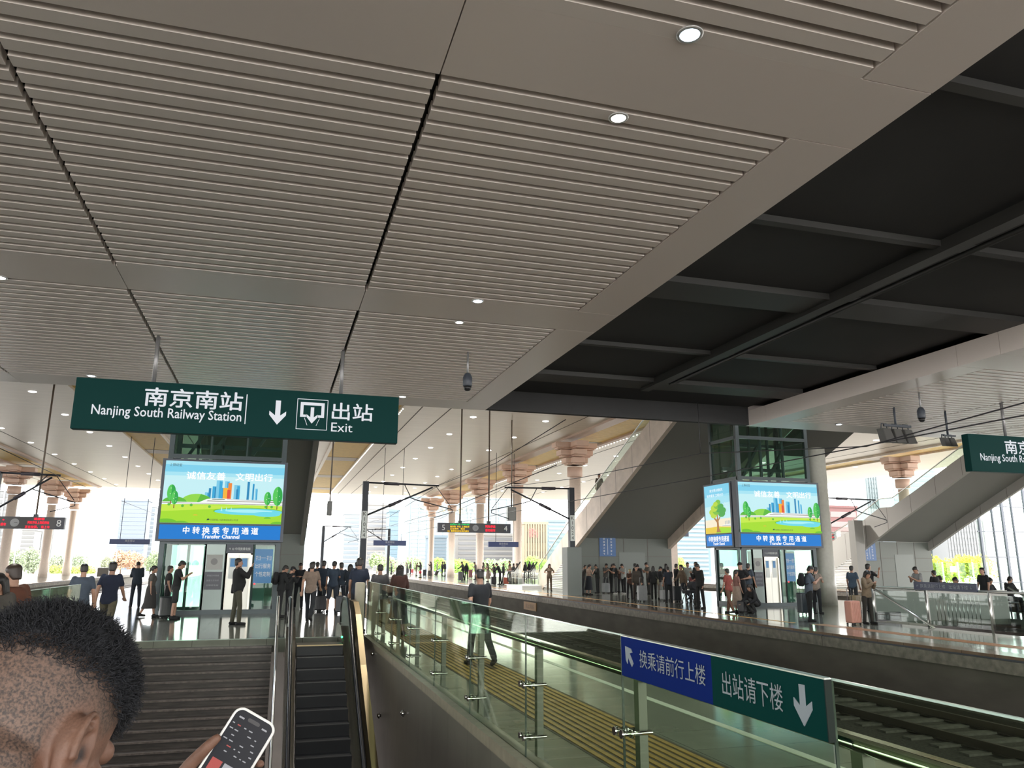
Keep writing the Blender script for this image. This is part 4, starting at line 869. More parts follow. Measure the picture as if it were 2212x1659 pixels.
def leaf_mesh(n, seed, rz=1.0, size=.5):
    rnd = random.Random(seed); mb = MB()
    lobes = [(rnd.uniform(-.55, .55), rnd.uniform(-.55, .55), rnd.uniform(-.35, .5), rnd.uniform(.4, .62)) for _ in range(9)]
    for i in range(n):
        cx, cy, cz, r = rnd.choice(lobes); v = Vector((rnd.gauss(0, 1), rnd.gauss(0, 1), rnd.gauss(0, 1))).normalized()*r*rnd.uniform(.75, 1.05)
        c = Vector((cx, cy, cz*rz))+Vector((v.x, v.y, v.z*rz)); u = Vector((rnd.gauss(0, 1), rnd.gauss(0, 1), rnd.gauss(0, 1))).normalized()*size*.16; w = u.orthogonal().normalized()*size*.12
        mb.face([c-u, c+w, c+u, c-w])
    return mb
crowns = {}
def tree(px, base, top, Y, wpx, col, label, seed, group=None, trunk=True, name='tree'):
    c = at(px, base, y=Y); hgt = at(px, top, y=Y).z+1.4; w = at(px+wpx, base, y=Y).x-at(px-wpx, base, y=Y).x
    t = thing(name, label, 'tree' if trunk else 'bush', (c.x, Y, -1.45), group)
    k = seed % 4
    if k not in crowns: crowns[k] = leaf_mesh(1500, k).mesh('crown', mat('leaf_'+col, col, .8))
    o = bpy.data.objects.new('crown', crowns[k]); COL.objects.link(o); o.parent = t
    o.scale = (w/2, w/2, hgt*.52); o.location = (0, 0, hgt*.5); o.material_slots[0].link = 'OBJECT'; o.material_slots[0].material = mat('leaf_'+col, col, .8, noise=.4, scale=3)
    if trunk: 
        b = MB(); b.tube([(c.x, Y, -1.45), (c.x, Y, -1.45+hgt*.5)], [.18, .08], 8); b.build('trunk', mat('bark', (.12, .09, .07), .9), t)
for i, (px, top, w, col, label) in enumerate(((20, 1186, 30, '7d8a70', 'pale hazy tree at the far left edge'), (75, 1180, 28, '808c74', 'hazy tree between the first two left columns'), (130, 1192, 26, '8b9480', 'hazy tree right of the second left column'), (170, 1196, 24, '87947c', 'hazy tree left of the third left column'),
        (262, 1188, 30, 'a0826a', 'reddish brown tree left of the left elevator'), (300, 1190, 26, '98806c', 'brownish tree beside the reddish one'), (335, 1186, 22, '7c8c6a', 'green tree just left of the left elevator'), (232, 1200, 18, '8a9078', 'small hazy tree above the grey cabinet'),
        (815, 1192, 24, '8c9f74', 'pale green tree right of the near mast'), (850, 1200, 20, '93a878', 'small pale tree behind the thin mast'), (892, 1198, 24, '8ba374', 'pale tree left of the last canopy column'), (945, 1203, 22, '86b24a', 'bright green tree under the number five'), (985, 1206, 22, '8abb4a', 'bright green bush between the fourth and third canopy columns'),
        (1010, 1207, 18, '80b445', 'bright green bush left of the clock column'), (1060, 1204, 26, '86a06e', 'grey green tree right of the clock column'), (1090, 1206, 20, '8aa672', 'grey green tree below the blue name board'), (1150, 1200, 20, '86b04e', 'green tree in front of the cream block'), (1180, 1206, 18, '8ab850', 'green tree left of the staircase parapet'), (1465, 1196, 18, '8a9a4e', 'olive tree left of the right elevator tower'), (1205, 1190, 12, '92b860', 'small green tree behind the glass of the staircase foot'))):
    tree(px, 1216, top, 150+i % 6*13, w, col, label, i)
for i, (px, w) in enumerate(((2022, 22), (2050, 22), (2078, 24), (2105, 22), (2128, 18))):
    tree(px, 1216, 1196+i % 2*4, 76+i*5, w, 'a6b02e', 'yellow green hedge bush %s behind the right glass fence' % ('leftmost', 'second from left', 'in the middle', 'fourth from left', 'rightmost')[i], i+1, trunk=False, name='hedge_bush')
for i, (px, w) in enumerate(((150, 28), (185, 26), (118, 18))):
    tree(px, 1232, 1219, 136+i*7, w, '9aa85a', 'low yellowish hedge %s on the far left platform edge' % ('in the middle', 'at the right', 'at the left')[i], i+2, trunk=False, name='hedge_bush')
t = thing('glass_fence', 'green glass fence with posts in front of the yellow green hedge', 'fence', (60, 70, 0)); Y = 66
xa, xb = at(2005, 1240, y=Y).x, at(2135, 1240, y=Y).x
for k in range(5):
    x = xa+(xb-xa)*k/4; MB().box(x-.05, x+.05, Y-.05, Y+.05, -1.45, 1.9).build('post', steel, t)
    if k < 4: MB().box(x+.06, x+(xb-xa)/4-.06, Y-.01, Y+.01, -.6, 1.85).build('glass_pane', glass('fence_glass', (.72, .86, .80), 1), t)
MB().box(at(2052, 1230, y=Y).x, at(2066, 1230, y=Y).x, Y-.03, Y-.01, .9, 1.5).build('notice', notice_w, t)
t = thing('glazed_wall', 'tall glazed wall with dark mullions at the right edge of the photo', 'window', (70, 62, 0)); Y = 62
for k, (px, w) in enumerate(((2118, .22), (2148, .14), (2171, .28), (2192, .14), (2222, .28), (2250, .14), (2280, .28))):
    x = at(px+6, 1200, y=Y).x; MB().box(x-w/2, x+w/2, Y-.1, Y+.1, -1.45, 14).build('mullion', dark_steel, t)
xa, xb = at(2118, 1200, y=Y).x, at(2290, 1200, y=Y).x
for z in (0.0, 2.4, 4.9, 7.4, 9.9): MB().box(xa, xb, Y-.06, Y+.06, z-.05, z+.05).build('transom', dark_steel, t)
MB().box(xa, xb, Y-.012, Y+.012, -1.4, 14).build('glass_pane', glass('clear_glass'), t)
# things on and beyond the far left platform
def simple_box(name, label, cat, px0, px1, py0, py1, z0, col, d=.6):
    y = at((px0+px1)/2, py1, z=z0).y; a, b = at(px0, py1, y=y), at(px1, py1, y=y); h = at((px0+px1)/2, py0, y=y).z
    t = thing(name, label, cat, (a.x, y, z0)); MB().box(a.x, b.x, y, y+d, z0, h-.06).build('body', mat('box_'+col, col, .6), t, bevel=.02); MB().box(a.x-.04, b.x+.04, y-.04, y+d+.04, h-.06, h).build('lid', white_metal, t)
simple_box('grey_cabinet', 'grey ribbed cabinet on the far left platform', 'cabinet', 209, 233, 1226, 1244, 0, '6a6662', 1)
simple_box('litter_bin', 'dark litter bin left of the second left column', 'bin', 84, 93, 1222, 1234, 0, '3c3c3e', .5)
simple_box('yellow_barrier', 'yellow barrier board left of the second left column', 'barrier', 93, 103, 1224, 1232, 0, 'd0b020', .2)
simple_box('litter_bin', 'grey litter bin left of the grey shirted man near the mast', 'bin', 806, 813, 1223, 1234, 0, '66686a', .5)
simple_box('yellow_barrier', 'yellow bench barrier on platform two near the far columns', 'barrier', 984, 995, 1221, 1227, 0, 'd8b424', .2)
for i, px in enumerate((30, 142, 155, 250, 695, 708, 722, 735, 868, 892)):
    c = at(px, 1212, y=128); t = thing('distant_pole', 'distant slim line pole %s' % ('at the far left edge', 'between the second and third left columns', 'just left of the third left column', 'left of the left elevator beyond the bushes', 'first in the gap right of the left elevator', 'second in the gap right of the left elevator', 'third in the gap right of the left elevator', 'fourth in the gap, left of the near mast', 'behind the thin mast', 'just left of the farthest canopy column')[i], 'pole', (c.x, 128, -1.45), None)
    MB().tube([(c.x, 128, -1.45), (c.x, 128, 3.4+i % 3*.8)], .09, 6).build('pole', mat('far_pole', (.28, .30, .29), .6), t); MB().tube([(c.x, 128, 3.1+i % 3*.8), (c.x+.5, 128, 3.3+i % 3*.8)], .05, 6).build('arm', mat('far_pole', (.28, .30, .29), .6), t)
# ------------------------------------------------------------------ people
def cap(mb, p, q, r0, r1, n=12, flat=None):
    """round-ended tapered limb"""
    p = Vector(p); q = Vector(q); d = (q-p).normalized(); pts = []; rs = []
    for i in range(5):
        a = PI/2*i/4; pts.append(p-d*r0*math.cos(a)); rs.append(max(r0*math.sin(a), .002))
    for i in range(5):
        a = PI/2*i/4; pts.append(q+d*r1*math.sin(a)); rs.append(max(r1*math.cos(a), .002))
    n0 = len(mb.v); mb.tube(pts, rs, n)
    return mb
def loft(mb, secs, n=20):
    """secs: (centre, xdir, ydir, rx, ry)"""
    mb.grid([[Vector(c)+Vector(xd)*rx*math.cos(2*PI*j/n)+Vector(yd)*ry*math.sin(2*PI*j/n) for j in range(n)] for c, xd, yd, rx, ry in secs]); return mb
def remesh(mb, name, mats, vox, smooth=6, fac=.5, deci=None):
    o = bpy.data.objects.new('tmp', mb.mesh('tmp', mats)); COL.objects.link(o)
    r = o.modifiers.new('r', 'REMESH'); r.mode = 'VOXEL'; r.voxel_size = vox; r.use_smooth_shade = True
    s = o.modifiers.new('s', 'SMOOTH'); s.iterations = smooth; s.factor = fac
    if deci:
        d = o.modifiers.new('d', 'DECIMATE'); d.ratio = deci
    me = bpy.data.meshes.new_from_object(o.evaluated_get(bpy.context.evaluated_depsgraph_get())); me.name = name
    old = o.data; bpy.data.objects.remove(o); bpy.data.meshes.remove(old)
    if len(me.materials) == 0:
        for m in (mats if isinstance(mats, (list, tuple)) else [mats]): me.materials.append(m)
    me.polygons.foreach_set('use_smooth', [True]*len(me.polygons)); return me
def R3(ax, a): return Matrix.Rotation(a, 3, ax)
POSES = dict(  # lean, head pitch, head yaw, arms (L,R): shoulder pitch fwd, abduct, inward twist, elbow ; legs (L,R): hip fwd, knee, spread
 stand=dict(arm=((5, 8, 0, 12), (4, 8, 0, 14)), leg=((2, 2, 4), (-3, 3, 4)), head=(5, 8), lean=1),
 phone=dict(arm=((28, 4, 38, 95), (30, 4, 38, 98)), leg=((3, 3, 4), (-3, 2, 5)), head=(32, 3), lean=4),
 onephone=dict(arm=((3, 10, 0, 10), (32, 5, 30, 105)), leg=((-3, 2, 5), (4, 6, 4)), head=(28, -6), lean=2),
 raise_=dict(arm=((30, 8, 25, 100), (48, 12, 10, 108)), leg=((-4, 2, 3), (8, 8, 3)), head=(4, 0), lean=-4),
 walk=dict(arm=((-18, 7, 0, 18), (22, 7, 0, 28)), leg=((24, 12, 1), (-20, 28, 1)), head=(4, 0), lean=4),
 stroll=dict(arm=((8, 9, 0, 15), (-8, 9, 0, 15)), leg=((-12, 14, 1), (14, 6, 1)), head=(10, 0), lean=2),
 hips=dict(arm=((-15, 35, 40, 95), (-15, 35, 40, 95)), leg=((0, 2, 2), (2, 4, 2)), head=(12, 0), lean=0),
 folded=dict(arm=((18, 6, 60, 88), (16, 6, 60, 88)), leg=((2, 2, 4), (-2, 2, 4)), head=(22, 10), lean=2),
 reach=dict(arm=((12, 6, 10, 25), (45, 10, 0, 20)), leg=((6, 6, 3), (-8, 6, 3)), head=(20, -10), lean=8),
 bend=dict(arm=((50, 6, 20, 40), (55, 6, 20, 45)), leg=((6, 8, 4), (-6, 6, 4)), head=(25, 0), lean=22),
 crouch=dict(arm=((40, 6, 20, 50), (62, 6, 0, 20)), leg=((112, 142, 10), (95, 135, 10)), head=(15, 0), lean=30),
 sit=dict(arm=((35, 6, 35, 75), (35, 6, 35, 75)), leg=((88, 88, 6), (88, 85, 6)), head=(28, 0), lean=8),
)
def skeleton(P, fem=False):
    """joints of a 1.70 m figure facing +Y, feet on z=0"""
    J = {}; lean = D(P['lean']); up = Vector((0, math.sin(lean), math.cos(lean))); fw = Vector((0, math.cos(lean), -math.sin(lean)))
    sw = .165 if fem else .185; hw = .09
    J['pel'] = Vector((0, 0, .92))
    for s, k in ((-1, 0), (1, 1)):
        hip = J['pel']+Vector((s*hw, 0, -.03)); h, kn, sp = P['leg'][k]
        d = R3('Y', s*-D(sp))@(R3('X', D(h))@Vector((0, 0, -1))); knee = hip+d*.43
        d2 = R3('Y', s*-D(sp)*.4)@(R3('X', D(h-kn))@Vector((0, 0, -1))); ank = knee+d2*.41
        J['hip', s], J['kne', s], J['ank', s] = hip, knee, ank
        J['shin', s] = d2
    low = min(J['ank', -1].z, J['ank', 1].z)-.075
    for k in list(J):
        if k[0] != 'shin': J[k] = J[k]-Vector((0, 0, low))
    pel = J['pel']; J['up'], J['fw'] = up, fw
    J['waist'] = pel+up*.14; J['chest'] = pel+up*.34; J['neck'] = pel+up*.52+fw*-.01
    hp, hy = P['head']; hm = R3('Z', D(hy))@R3('X', -D(hp)-lean*.6)
    J['hup'], J['hfw'], J['hx'] = hm@Vector((0, 0, 1)), hm@Vector((0, 1, 0)), hm@Vector((1, 0, 0))
    J['head'] = J['neck']+up*.028+J['hup']*.122+J['hfw']*.012
    for s, k in ((-1, 0), (1, 1)):
        sh = pel+up*.475+Vector((s*sw, 0, 0)); a, ab, tw, el = P['arm'][k]
        d = R3('Y', -s*D(ab))@(R3('X', D(a)-lean)@Vector((0, 0, -1))); elb = sh+d*.285
        d2 = R3('Z', s*D(tw))@(R3('Y', -s*D(ab)*.5)@(R3('X', D(a+el)-lean)@Vector((0, 0, -1)))); wr = elb+d2*.25
        J['sho', s], J['elb', s], J['wri', s], J['hdir', s] = sh, elb, wr, d2
    return J
def torso(mb, J, g=0, fem=False, belly=0, low=-.06, top=.5):
    up, fw, X = J['up'], J['fw'], Vector((1, 0, 0)); p = J['pel']; w = .88 if fem else 1
    prof = [(-.10, .13, .10, 0), (-.04, .165*(1.04 if fem else 1), .115, -.005), (.05, .16, .112+belly*.5, belly*.4), (.14, .142*w, .105+belly, belly*.6),
            (.24, .152*w, .11+belly*.6, belly*.4), (.34, .172*w, .118+(.02 if fem else 0), .012 if fem else 0), (.42, .178*w, .105, -.004), (.475, .15*w, .085, -.01), (.51, .085, .07, -.01), (.535, .06, .06, -.008)]
    secs = [(p+up*h+fw*o, X, fw, rx+g, ry+g) for h, rx, ry, o in prof if low <= h <= top]
    return loft(mb, secs)
def build_pose(key, fem=False, belly=0, vox=.011):
    """meshes of one figure: body, short-sleeve top, long-sleeve top, trousers, skirt, shoes, hair styles"""
    J = skeleton(POSES[key], fem); out = {}
    skin = [mat('skin', (.33, .185, .125), .55, noise=.08, scale=30), mat('eye_dark', (.02, .015, .012), .2), mat('lips', (.35, .14, .12), .5)]
    b = MB(); torso(b, J, -.012, fem, belly)
    hu, hf, hx, hc = J['hup'], J['hfw'], J['hx'], J['head']
    cap(b, J['neck']-J['up']*.05, hc-hu*.05-hf*.02, .060 if not fem else .050, .052 if not fem else .045)
    loft(b, [(hc+hu*h+hf*o, hx, hf, rx, ry) for h, rx, ry, o in ((-.122, .02, .022, .055), (-.112, .038, .045, .045), (-.085, .052, .07, .025), (-.045, .064, .085, .008), (0, .073, .094, 0), (.04, .076, .098, -.006), (.075, .07, .09, -.01), (.1, .05, .066, -.012), (.114, .02, .03, -.012))])
    cap(b, hc+hf*.094-hu*.002, hc+hf*.108-hu*.032, .009, .014, 8)                     # nose
    for s in (-1, 1):
        loft(b, [(hc+hx*s*(.072+o)-hu*.012-hf*.012, hu, hf, .03-.004*i, .018-.003*i) for i, o in enumerate((-.008, .006, .014))], 10)   # ears
        cap(b, J['sho', s]-Vector((s*.02, 0, 0)), J['elb', s], .05 if not fem else .042, .04 if not fem else .034)
        cap(b, J['elb', s], J['wri', s], .039 if not fem else .033, .026 if not fem else .022)
        d = J['hdir', s]; sd = d.cross(Vector((0, 0, 1)) if abs(d.z) < .8 else Vector((0, 1, 0))).normalized(); nn = sd.cross(d); w = J['wri', s]
        if nn.y < 0 or (abs(nn.y) < .2 and nn.z < 0): nn = -nn; sd = -sd
        loft(b, [(w+d*t, sd, nn, a, c) for t, a, c in ((-.01, .024, .02), (.03, .036, .018), (.075, .042, .016), (.092, .04, .013))], 12)
        for i in range(4):
            q = w+d*.085+sd*(-.033+.022*i); L = (.062, .075, .07, .055)[i]; m = q+d*L*.5+nn*.006
            cap(b, q, m, .0095, .0088, 6); cap(b, m, m+d*L*.4+nn*L*.35, .0088, .0078, 6)
        q = w+d*.03-sd*.034; m = q+d*.03-sd*.025+nn*.012; cap(b, q, m, .012, .0105, 6); cap(b, m, m+d*.026+nn*.012, .0105, .009, 6)
        cap(b, J['hip', s], J['kne', s], .078, .05); cap(b, J['kne', s], J['kne', s]+J['shin', s]*.14, .05, .05); cap(b, J['kne', s]+J['shin', s]*.14, J['ank', s], .05, .034)
        f = Vector((s*.12, 1, 0)).normalized(); a = J['ank', s]; tilt = max(0, (a.z-.09))
        toe = a+f*.15+Vector((0, 0, -.05-tilt*.7)); cap(b, a+f*-.04+Vector((0, 0, -.04)), toe, .036, .03)
    me = remesh(b, 'person', skin, vox, 5); out['body'] = me
    for p in me.polygons:
        c = p.center-hc; u, f, x = c.dot(hu), c.dot(hf), abs(c.dot(hx))
        if f > .06:
            if abs(u+.002) < .006 and .024 < x < .041: p.material_index = 1
            elif abs(u+.066) < .007 and x < .024: p.material_index = 2
    def sleeves(m, g, frac, fore):
        for s in (-1, 1):
            sh, el, wr = J['sho', s], J['elb', s], J['wri', s]
            cap(m, sh-Vector((s*.03, 0, 0)), sh+(el-sh)*frac, .056+g, .046+g)
            if fore: cap(m, el, el+(wr-el)*.93, .044+g, .034+g)
    m = MB(); torso(m, J, .012, fem, belly, -.11, .52); sleeves(m, .008, .62, False); out['tee'] = remesh(m, 'top', skin[0], .014, 5)
    m = MB(); torso(m, J, .024, fem, belly, -.11, .52); sleeves(m, .016, 1, True); out['jacket'] = remesh(m, 'top', skin[0], .014, 5)
    m = MB(); torso(m, J, .010, fem, belly*.5, -.11, .12)
    for s in (-1, 1):
        cap(m, J['hip', s], J['kne', s], .092, .066); cap(m, J['kne', s], J['ank', s]+J['shin', s]*-.02, .066, .058)
    out['trousers'] = remesh(m, 'trousers', skin[0], .014, 5)
    m = MB(); torso(m, J, .010, fem, belly*.5, -.11, .12)
    for s in (-1, 1): cap(m, J['hip', s], J['kne', s]+(J['hip', s]-J['kne', s])*.12, .096, .082)
    out['shorts'] = remesh(m, 'shorts', skin[0], .014, 5)
    m = MB(); p = J['pel']; kn = (J['kne', -1]+J['kne', 1])/2; ak = (J['ank', -1]+J['ank', 1])/2; hem = kn+(ak-kn)*.5
    Y = Vector((0, 1, 0)); loft(m, [(p+J['up']*.12, hx*0+Vector((1, 0, 0)), Y, .16, .125), (p, Vector((1, 0, 0)), Y, .195, .15), (kn, Vector((1, 0, 0)), Y, .23, .2), (hem, Vector((1, 0, 0)), Y, .27, .24)])
    out['skirt'] = remesh(m, 'skirt', skin[0], .016, 4)
    for s in (-1, 1):
        m = MB(); f = Vector((s*.12, 1, 0)).normalized(); a = J['ank', s]; tilt = max(0, (a.z-.09))
        cap(m, a+f*-.035+Vector((0, 0, -.035)), a+f*.15+Vector((0, 0, -.045-tilt*.7)), .047, .04); cap(m, a+Vector((0, 0, .01)), a+Vector((0, 0, -.03)), .045, .048)
        out['shoe', s] = remesh(m, 'shoe', skin[0], .013, 3)
    def skull(m, g, h0):
        loft(m, [(hc+hu*h+hf*o, hx, hf, rx+g, ry+g) for h, rx, ry, o in ((-.085, .042, .026, -.062), (-.06, .054, .036, -.056), (-.02, .066, .066, -.032), (.03, .074, .082, -.02), (.06, .074, .092, -.012), (.09, .06, .078, -.012), (.112, .036, .046, -.012), (.112+g*.9, .012, .02, -.012)) if h >= h0])
    m = MB(); skull(m, .012, -.09); out['short'] = remesh(m, 'hair', skin[0], .012, 4)
    m = MB(); skull(m, .004, -.07); out['crop'] = remesh(m, 'hair', skin[0], .012, 4)
    m = MB(); skull(m, .016, -.07); bk = J['neck']-J['fw']*.075
    for x in (-.055, -.02, .02, .055): cap(m, hc-hf*.075+hx*x, bk-J['up']*.16+Vector((x*1.5, 0, 0)), .042, .03)
    for s in (-1, 1): cap(m, hc+hx*s*.075+hu*.02-hf*.02, J['neck']+Vector((s*.085, .01, -.06)), .024, .018)
    out['long'] = remesh(m, 'hair', skin[0], .013, 4)
    m = MB(); skull(m, .013, -.07); q = hc-hf*.12+hu*.0; cap(m, hc-hf*.09+hu*.03, q, .03, .03); cap(m, q, q-Vector((0, .03, .2)), .032, .015); out['tail'] = remesh(m, 'hair', skin[0], .012, 4)
    m = MB(); skull(m, .017, .02); loft(m, [(hc+hu*.045+hf*.09, hx, hf, .07, .05), (hc+hu*.038+hf*.1, hx, hf, .07, .055)]); out['cap'] = remesh(m, 'cap', skin[0], .012, 3)
    return out, J
CACHE = {}
def cloth(c):
    k = tuple(v*.62 for v in srgb(c)); return mat('cloth_'+c, k, .85, noise=.12, scale=14, bump=.25)
def person(px, foot, headpx, pose, face, top, bottom, hair, label, fem=False, belly=0, group=None, Y=None, H=None, haircol='14110f', shoecol='1a1a1c', z=0.0):
    """px,foot,headpx: where the figure stands in the photo; face: compass turn (0 = looks away along the tracks)"""
    k = (pose, fem, belly)
    if k not in CACHE: CACHE[k] = build_pose(pose, fem, belly)
    M, J = CACHE[k]
    p = at(px, foot, z=z) if Y is None else at(px, headpx, y=Y); p.z = z
    hgt = H or at(px, headpx, y=p.y).z-z
    top_z = max(v.co.z for v in M['body'].vertices); sc = max(.6, min(1.2, hgt/top_z)) if pose not in ('crouch', 'sit', 'bend') else 1.0
    if H: sc = H/top_z
    o = bpy.data.objects.new('person', M['body']); COL.objects.link(o)
    o.location = p; o.rotation_euler = (0, 0, D(face)); o.scale = (sc,)*3
    tag(o, label, 'person', group)
    def part(name, me, m):
        c = bpy.data.objects.new(name, me); COL.objects.link(c); c.parent = o
        c.material_slots[0].link = 'OBJECT'; c.material_slots[0].material = m; return c
    tk, tc = top.split(':'); part('jacket' if tk == 'jacket' else 'shirt', M[tk], cloth(tc))
    bk, bc = bottom.split(':'); part(bk, M[bk], cloth(bc))
    part('shoe', M['shoe', -1], cloth(shoecol)); part('shoe', M['shoe', 1], cloth(shoecol))
    if hair != 'bald':
        hm = mat('hair_'+haircol, haircol, .5, noise=.2, scale=60)
        if hair == 'cap': part('hair', M['crop'], hm); part('cap', M['cap'], cloth(haircol))
        else: part('hair', M[hair], hm)
    return o, J, sc
# ------------------------------------------------------------------ foreground man with phone (only head, hand and phone are in the photo)
def near_man():
    Jl = skeleton(dict(arm=((35, 8, 20, 40), (6, 8, 0, 20)), leg=((2, 2, 4), (-3, 3, 4)), head=(36, -2), lean=5))
    Hc = Vector((0, 0, EYE)); d = cR*((66-1106)/FPX)-cU*((1584-829.5)/FPX)+cF; Hc = Hc+d*.88
    Rm = Matrix.Rotation(D(-21), 3, 'Z'); J = {}
    base = Hc-Rm@Jl['head']; base.z = 0; k = Hc.z/Jl['head'].z
    for q, v in Jl.items():
        isdir = q in ('up', 'fw', 'hup', 'hfw', 'hx') or (isinstance(q, tuple) and q[0] in ('shin', 'hdir'))
        J[q] = Rm@v if isdir else base+Rm@(v*k)
    # phone
    d = cR*((500-1106)/FPX)-cU*((1640-829.5)/FPX)+cF; C = Vector((0, 0, EYE))+d*1.36
    fwd = Vector((cF.x, cF.y, 0)).normalized(); a = D(24); t = D(28)
    up = (cR*math.sin(a)+cU*math.cos(a)*math.cos(t)+fwd*math.sin(t)).normalized(); rt = (cR*math.cos(a)-cU*math.sin(a)); rt = (rt-up*rt.dot(up)).normalized(); n = rt.cross(up)
    if n.dot(cF) > 0: n = -n
    ph = thing('smartphone', 'black screened smartphone in a white case in the foreground hand', 'phone', tuple(C))
    def rr(w, h, r, z, m=6): return [C+rt*((w/2-r)*sx+r*math.cos(b))+up*((h/2-r)*sy+r*math.sin(b))+n*z for sx, sy, b0 in ((1, 1, 0), (-1, 1, 90), (-1, -1, 180), (1, -1, 270)) for b in [D(b0+90*i/m) for i in range(m+1)]]
    mb = MB(); mb.grid([rr(.076, .154, .014, -.010), rr(.082, .160, .017, -.007), rr(.082, .160, .017, .002), rr(.079, .157, .0155, .0035), rr(.074, .152, .013, .0015)], caps=True); mb.build('case', mat('phone_case', (.62, .62, .60), .35), ph)
    mb = MB(); mb.face(rr(.0735, .1515, .0128, .0018)); mb.build('screen', emis('phone_screen', (.020, .021, .026), 1), ph)
    mb = MB(); sw = emis('screen_white', (.38, .38, .40), 1); sr = emis('screen_red', (.45, .09, .08), 1); rnd = random.Random(3)
    def q(x, y, w, h, m): mb.face([C+rt*u+up*v+n*.0023 for u, v in ((x, y), (x+w, y), (x+w, y+h), (x, y+h))], m)
    q(-.028, .062, .010, .0028, 0); q(.018, .062, .010, .0028, 0)
    for r, y in enumerate((.05, .041, .032, .023, .014, .005)):
        x = -.033
        while x < .028:
            w = rnd.uniform(.003, .008)
            if rnd.random() < .62: q(x, y, w, .0018, 1 if rnd.random() < .12 else 0)
            x += w+rnd.uniform(.003, .008)
    q(-.03, -.03, .020, .02, 1); q(-.006, -.03, .018, .02, 0); q(.015, -.03, .016, .02, 1)
    mb.build('screen_rows', [sw, sr], ph); MB().grid([[C+rt*(u+.004*math.cos(b)*(1))+up*(.066+.0032*math.sin(b))+n*z for u, b in [(.008*(1 if math.cos(b) > 0 else -1), b) for b in [2*PI*i/16 for i in range(16)]]] for z in (.002, .0026)]).build('camera_island', black, ph)
    # body
    stub = bpy.data.materials.new('skin_near'); stub.use_nodes = True; nt = stub.node_tree; p = nt.nodes['Principled BSDF']; p.inputs['Roughness'].default_value = .6
    tc = nt.nodes.new('ShaderNodeTexCoord'); nz = nt.nodes.new('ShaderNodeTexNoise'); nz.inputs['Scale'].default_value = 330; nz.inputs['Detail'].default_value = 4; cr = nt.nodes.new('ShaderNodeValToRGB')
    cr.color_ramp.elements[0].position = .36; cr.color_ramp.elements[0].color = (.026, .018, .015, 1); cr.color_ramp.elements[1].position = .62; cr.color_ramp.elements[1].color = (.115, .07, .05, 1)
    at_ = nt.nodes.new('ShaderNodeAttribute'); at_.attribute_name = 'scalp'; mx = nt.nodes.new('ShaderNodeMix'); mx.data_type = 'RGBA'
    n2 = nt.nodes.new('ShaderNodeTexNoise'); n2.inputs['Scale'].default_value = 40; n2.inputs['Detail'].default_value = 6; c2 = nt.nodes.new('ShaderNodeValToRGB')
    c2.color_ramp.elements[0].position = .3; c2.color_ramp.elements[0].color = (.115, .056, .036, 1); c2.color_ramp.elements[1].position = .7; c2.color_ramp.elements[1].color = (.165, .084, .055, 1)
    nt.links.new(tc.outputs['Object'], n2.inputs['Vector']); nt.links.new(n2.outputs['Fac'], c2.inputs[0]); nt.links.new(at_.outputs['Fac'], mx.inputs[0]); nt.links.new(c2.outputs[0], mx.inputs[6]); nt.links.new(cr.outputs[0], mx.inputs[7])
    bp = nt.nodes.new('ShaderNodeBump'); bp.inputs['Strength'].default_value = .3; bp.inputs['Distance'].default_value = .002; nt.links.new(nz.outputs['Fac'], bp.inputs['Height']); nt.links.new(bp.outputs[0], p.inputs['Normal'])
    nt.links.new(tc.outputs['Object'], nz.inputs['Vector']); nt.links.new(nz.outputs['Fac'], cr.inputs[0]); ca = nt.nodes.new('ShaderNodeAttribute'); ca.attribute_name = 'canal_shade'; m3 = nt.nodes.new('ShaderNodeMix'); m3.data_type = 'RGBA'; m3.inputs[7].default_value = (.012, .006, .005, 1)
    nt.links.new(ca.outputs['Fac'], m3.inputs[0]); nt.links.new(mx.outputs[2], m3.inputs[6]); nt.links.new(m3.outputs[2], p.inputs['Base Color'])
    b = MB(); X = Rm@Vector((1, 0, 0)); hu, hf, hx, hc = J['hup'], J['hfw'], J['hx'], J['head']; upv, fw = J['up'], J['fw']
    prof = [(-.10, .13, .10, 0), (-.04, .165, .12, -.005), (.05, .165, .125, .01), (.14, .155, .125, .015), (.24, .16, .12, .01), (.34, .18, .12, 0), (.42, .185, .11, -.004), (.475, .16, .09, -.01), (.51, .095, .075, -.012), (.535, .066, .066, -.012)]
    loft(b, [(J['pel']+upv*h*k+fw*o, X, fw, rx, ry) for h, rx, ry, o in prof], 28)
    cap(b, J['neck']-upv*.05, hc-hu*.06-hf*.03, .066, .06, 20)
    S_ = [(-.128, .016, .02, .060), (-.118, .036, .045, .050), (-.095, .052, .068, .032), (-.06, .063, .084, .014), (-.02, .070, .093, .002), (.015, .075, .098, -.003), (.05, .078, .100, -.007), (.08, .071, .092, -.01), (.103, .052, .07, -.012), (.117, .022, .032, -.012)]
    loft(b, [(hc+hu*h+hf*o, hx, hf, rx, ry) for h, rx, ry, o in S_], 36)
    cap(b, hc+hf*.088+hu*.010, hc+hf*.101-hu*.034, .010, .014, 10); cap(b, hc+hf*.088+hu*.024-hx*.035, hc+hf*.088+hu*.024+hx*.035, .016, .016, 10)
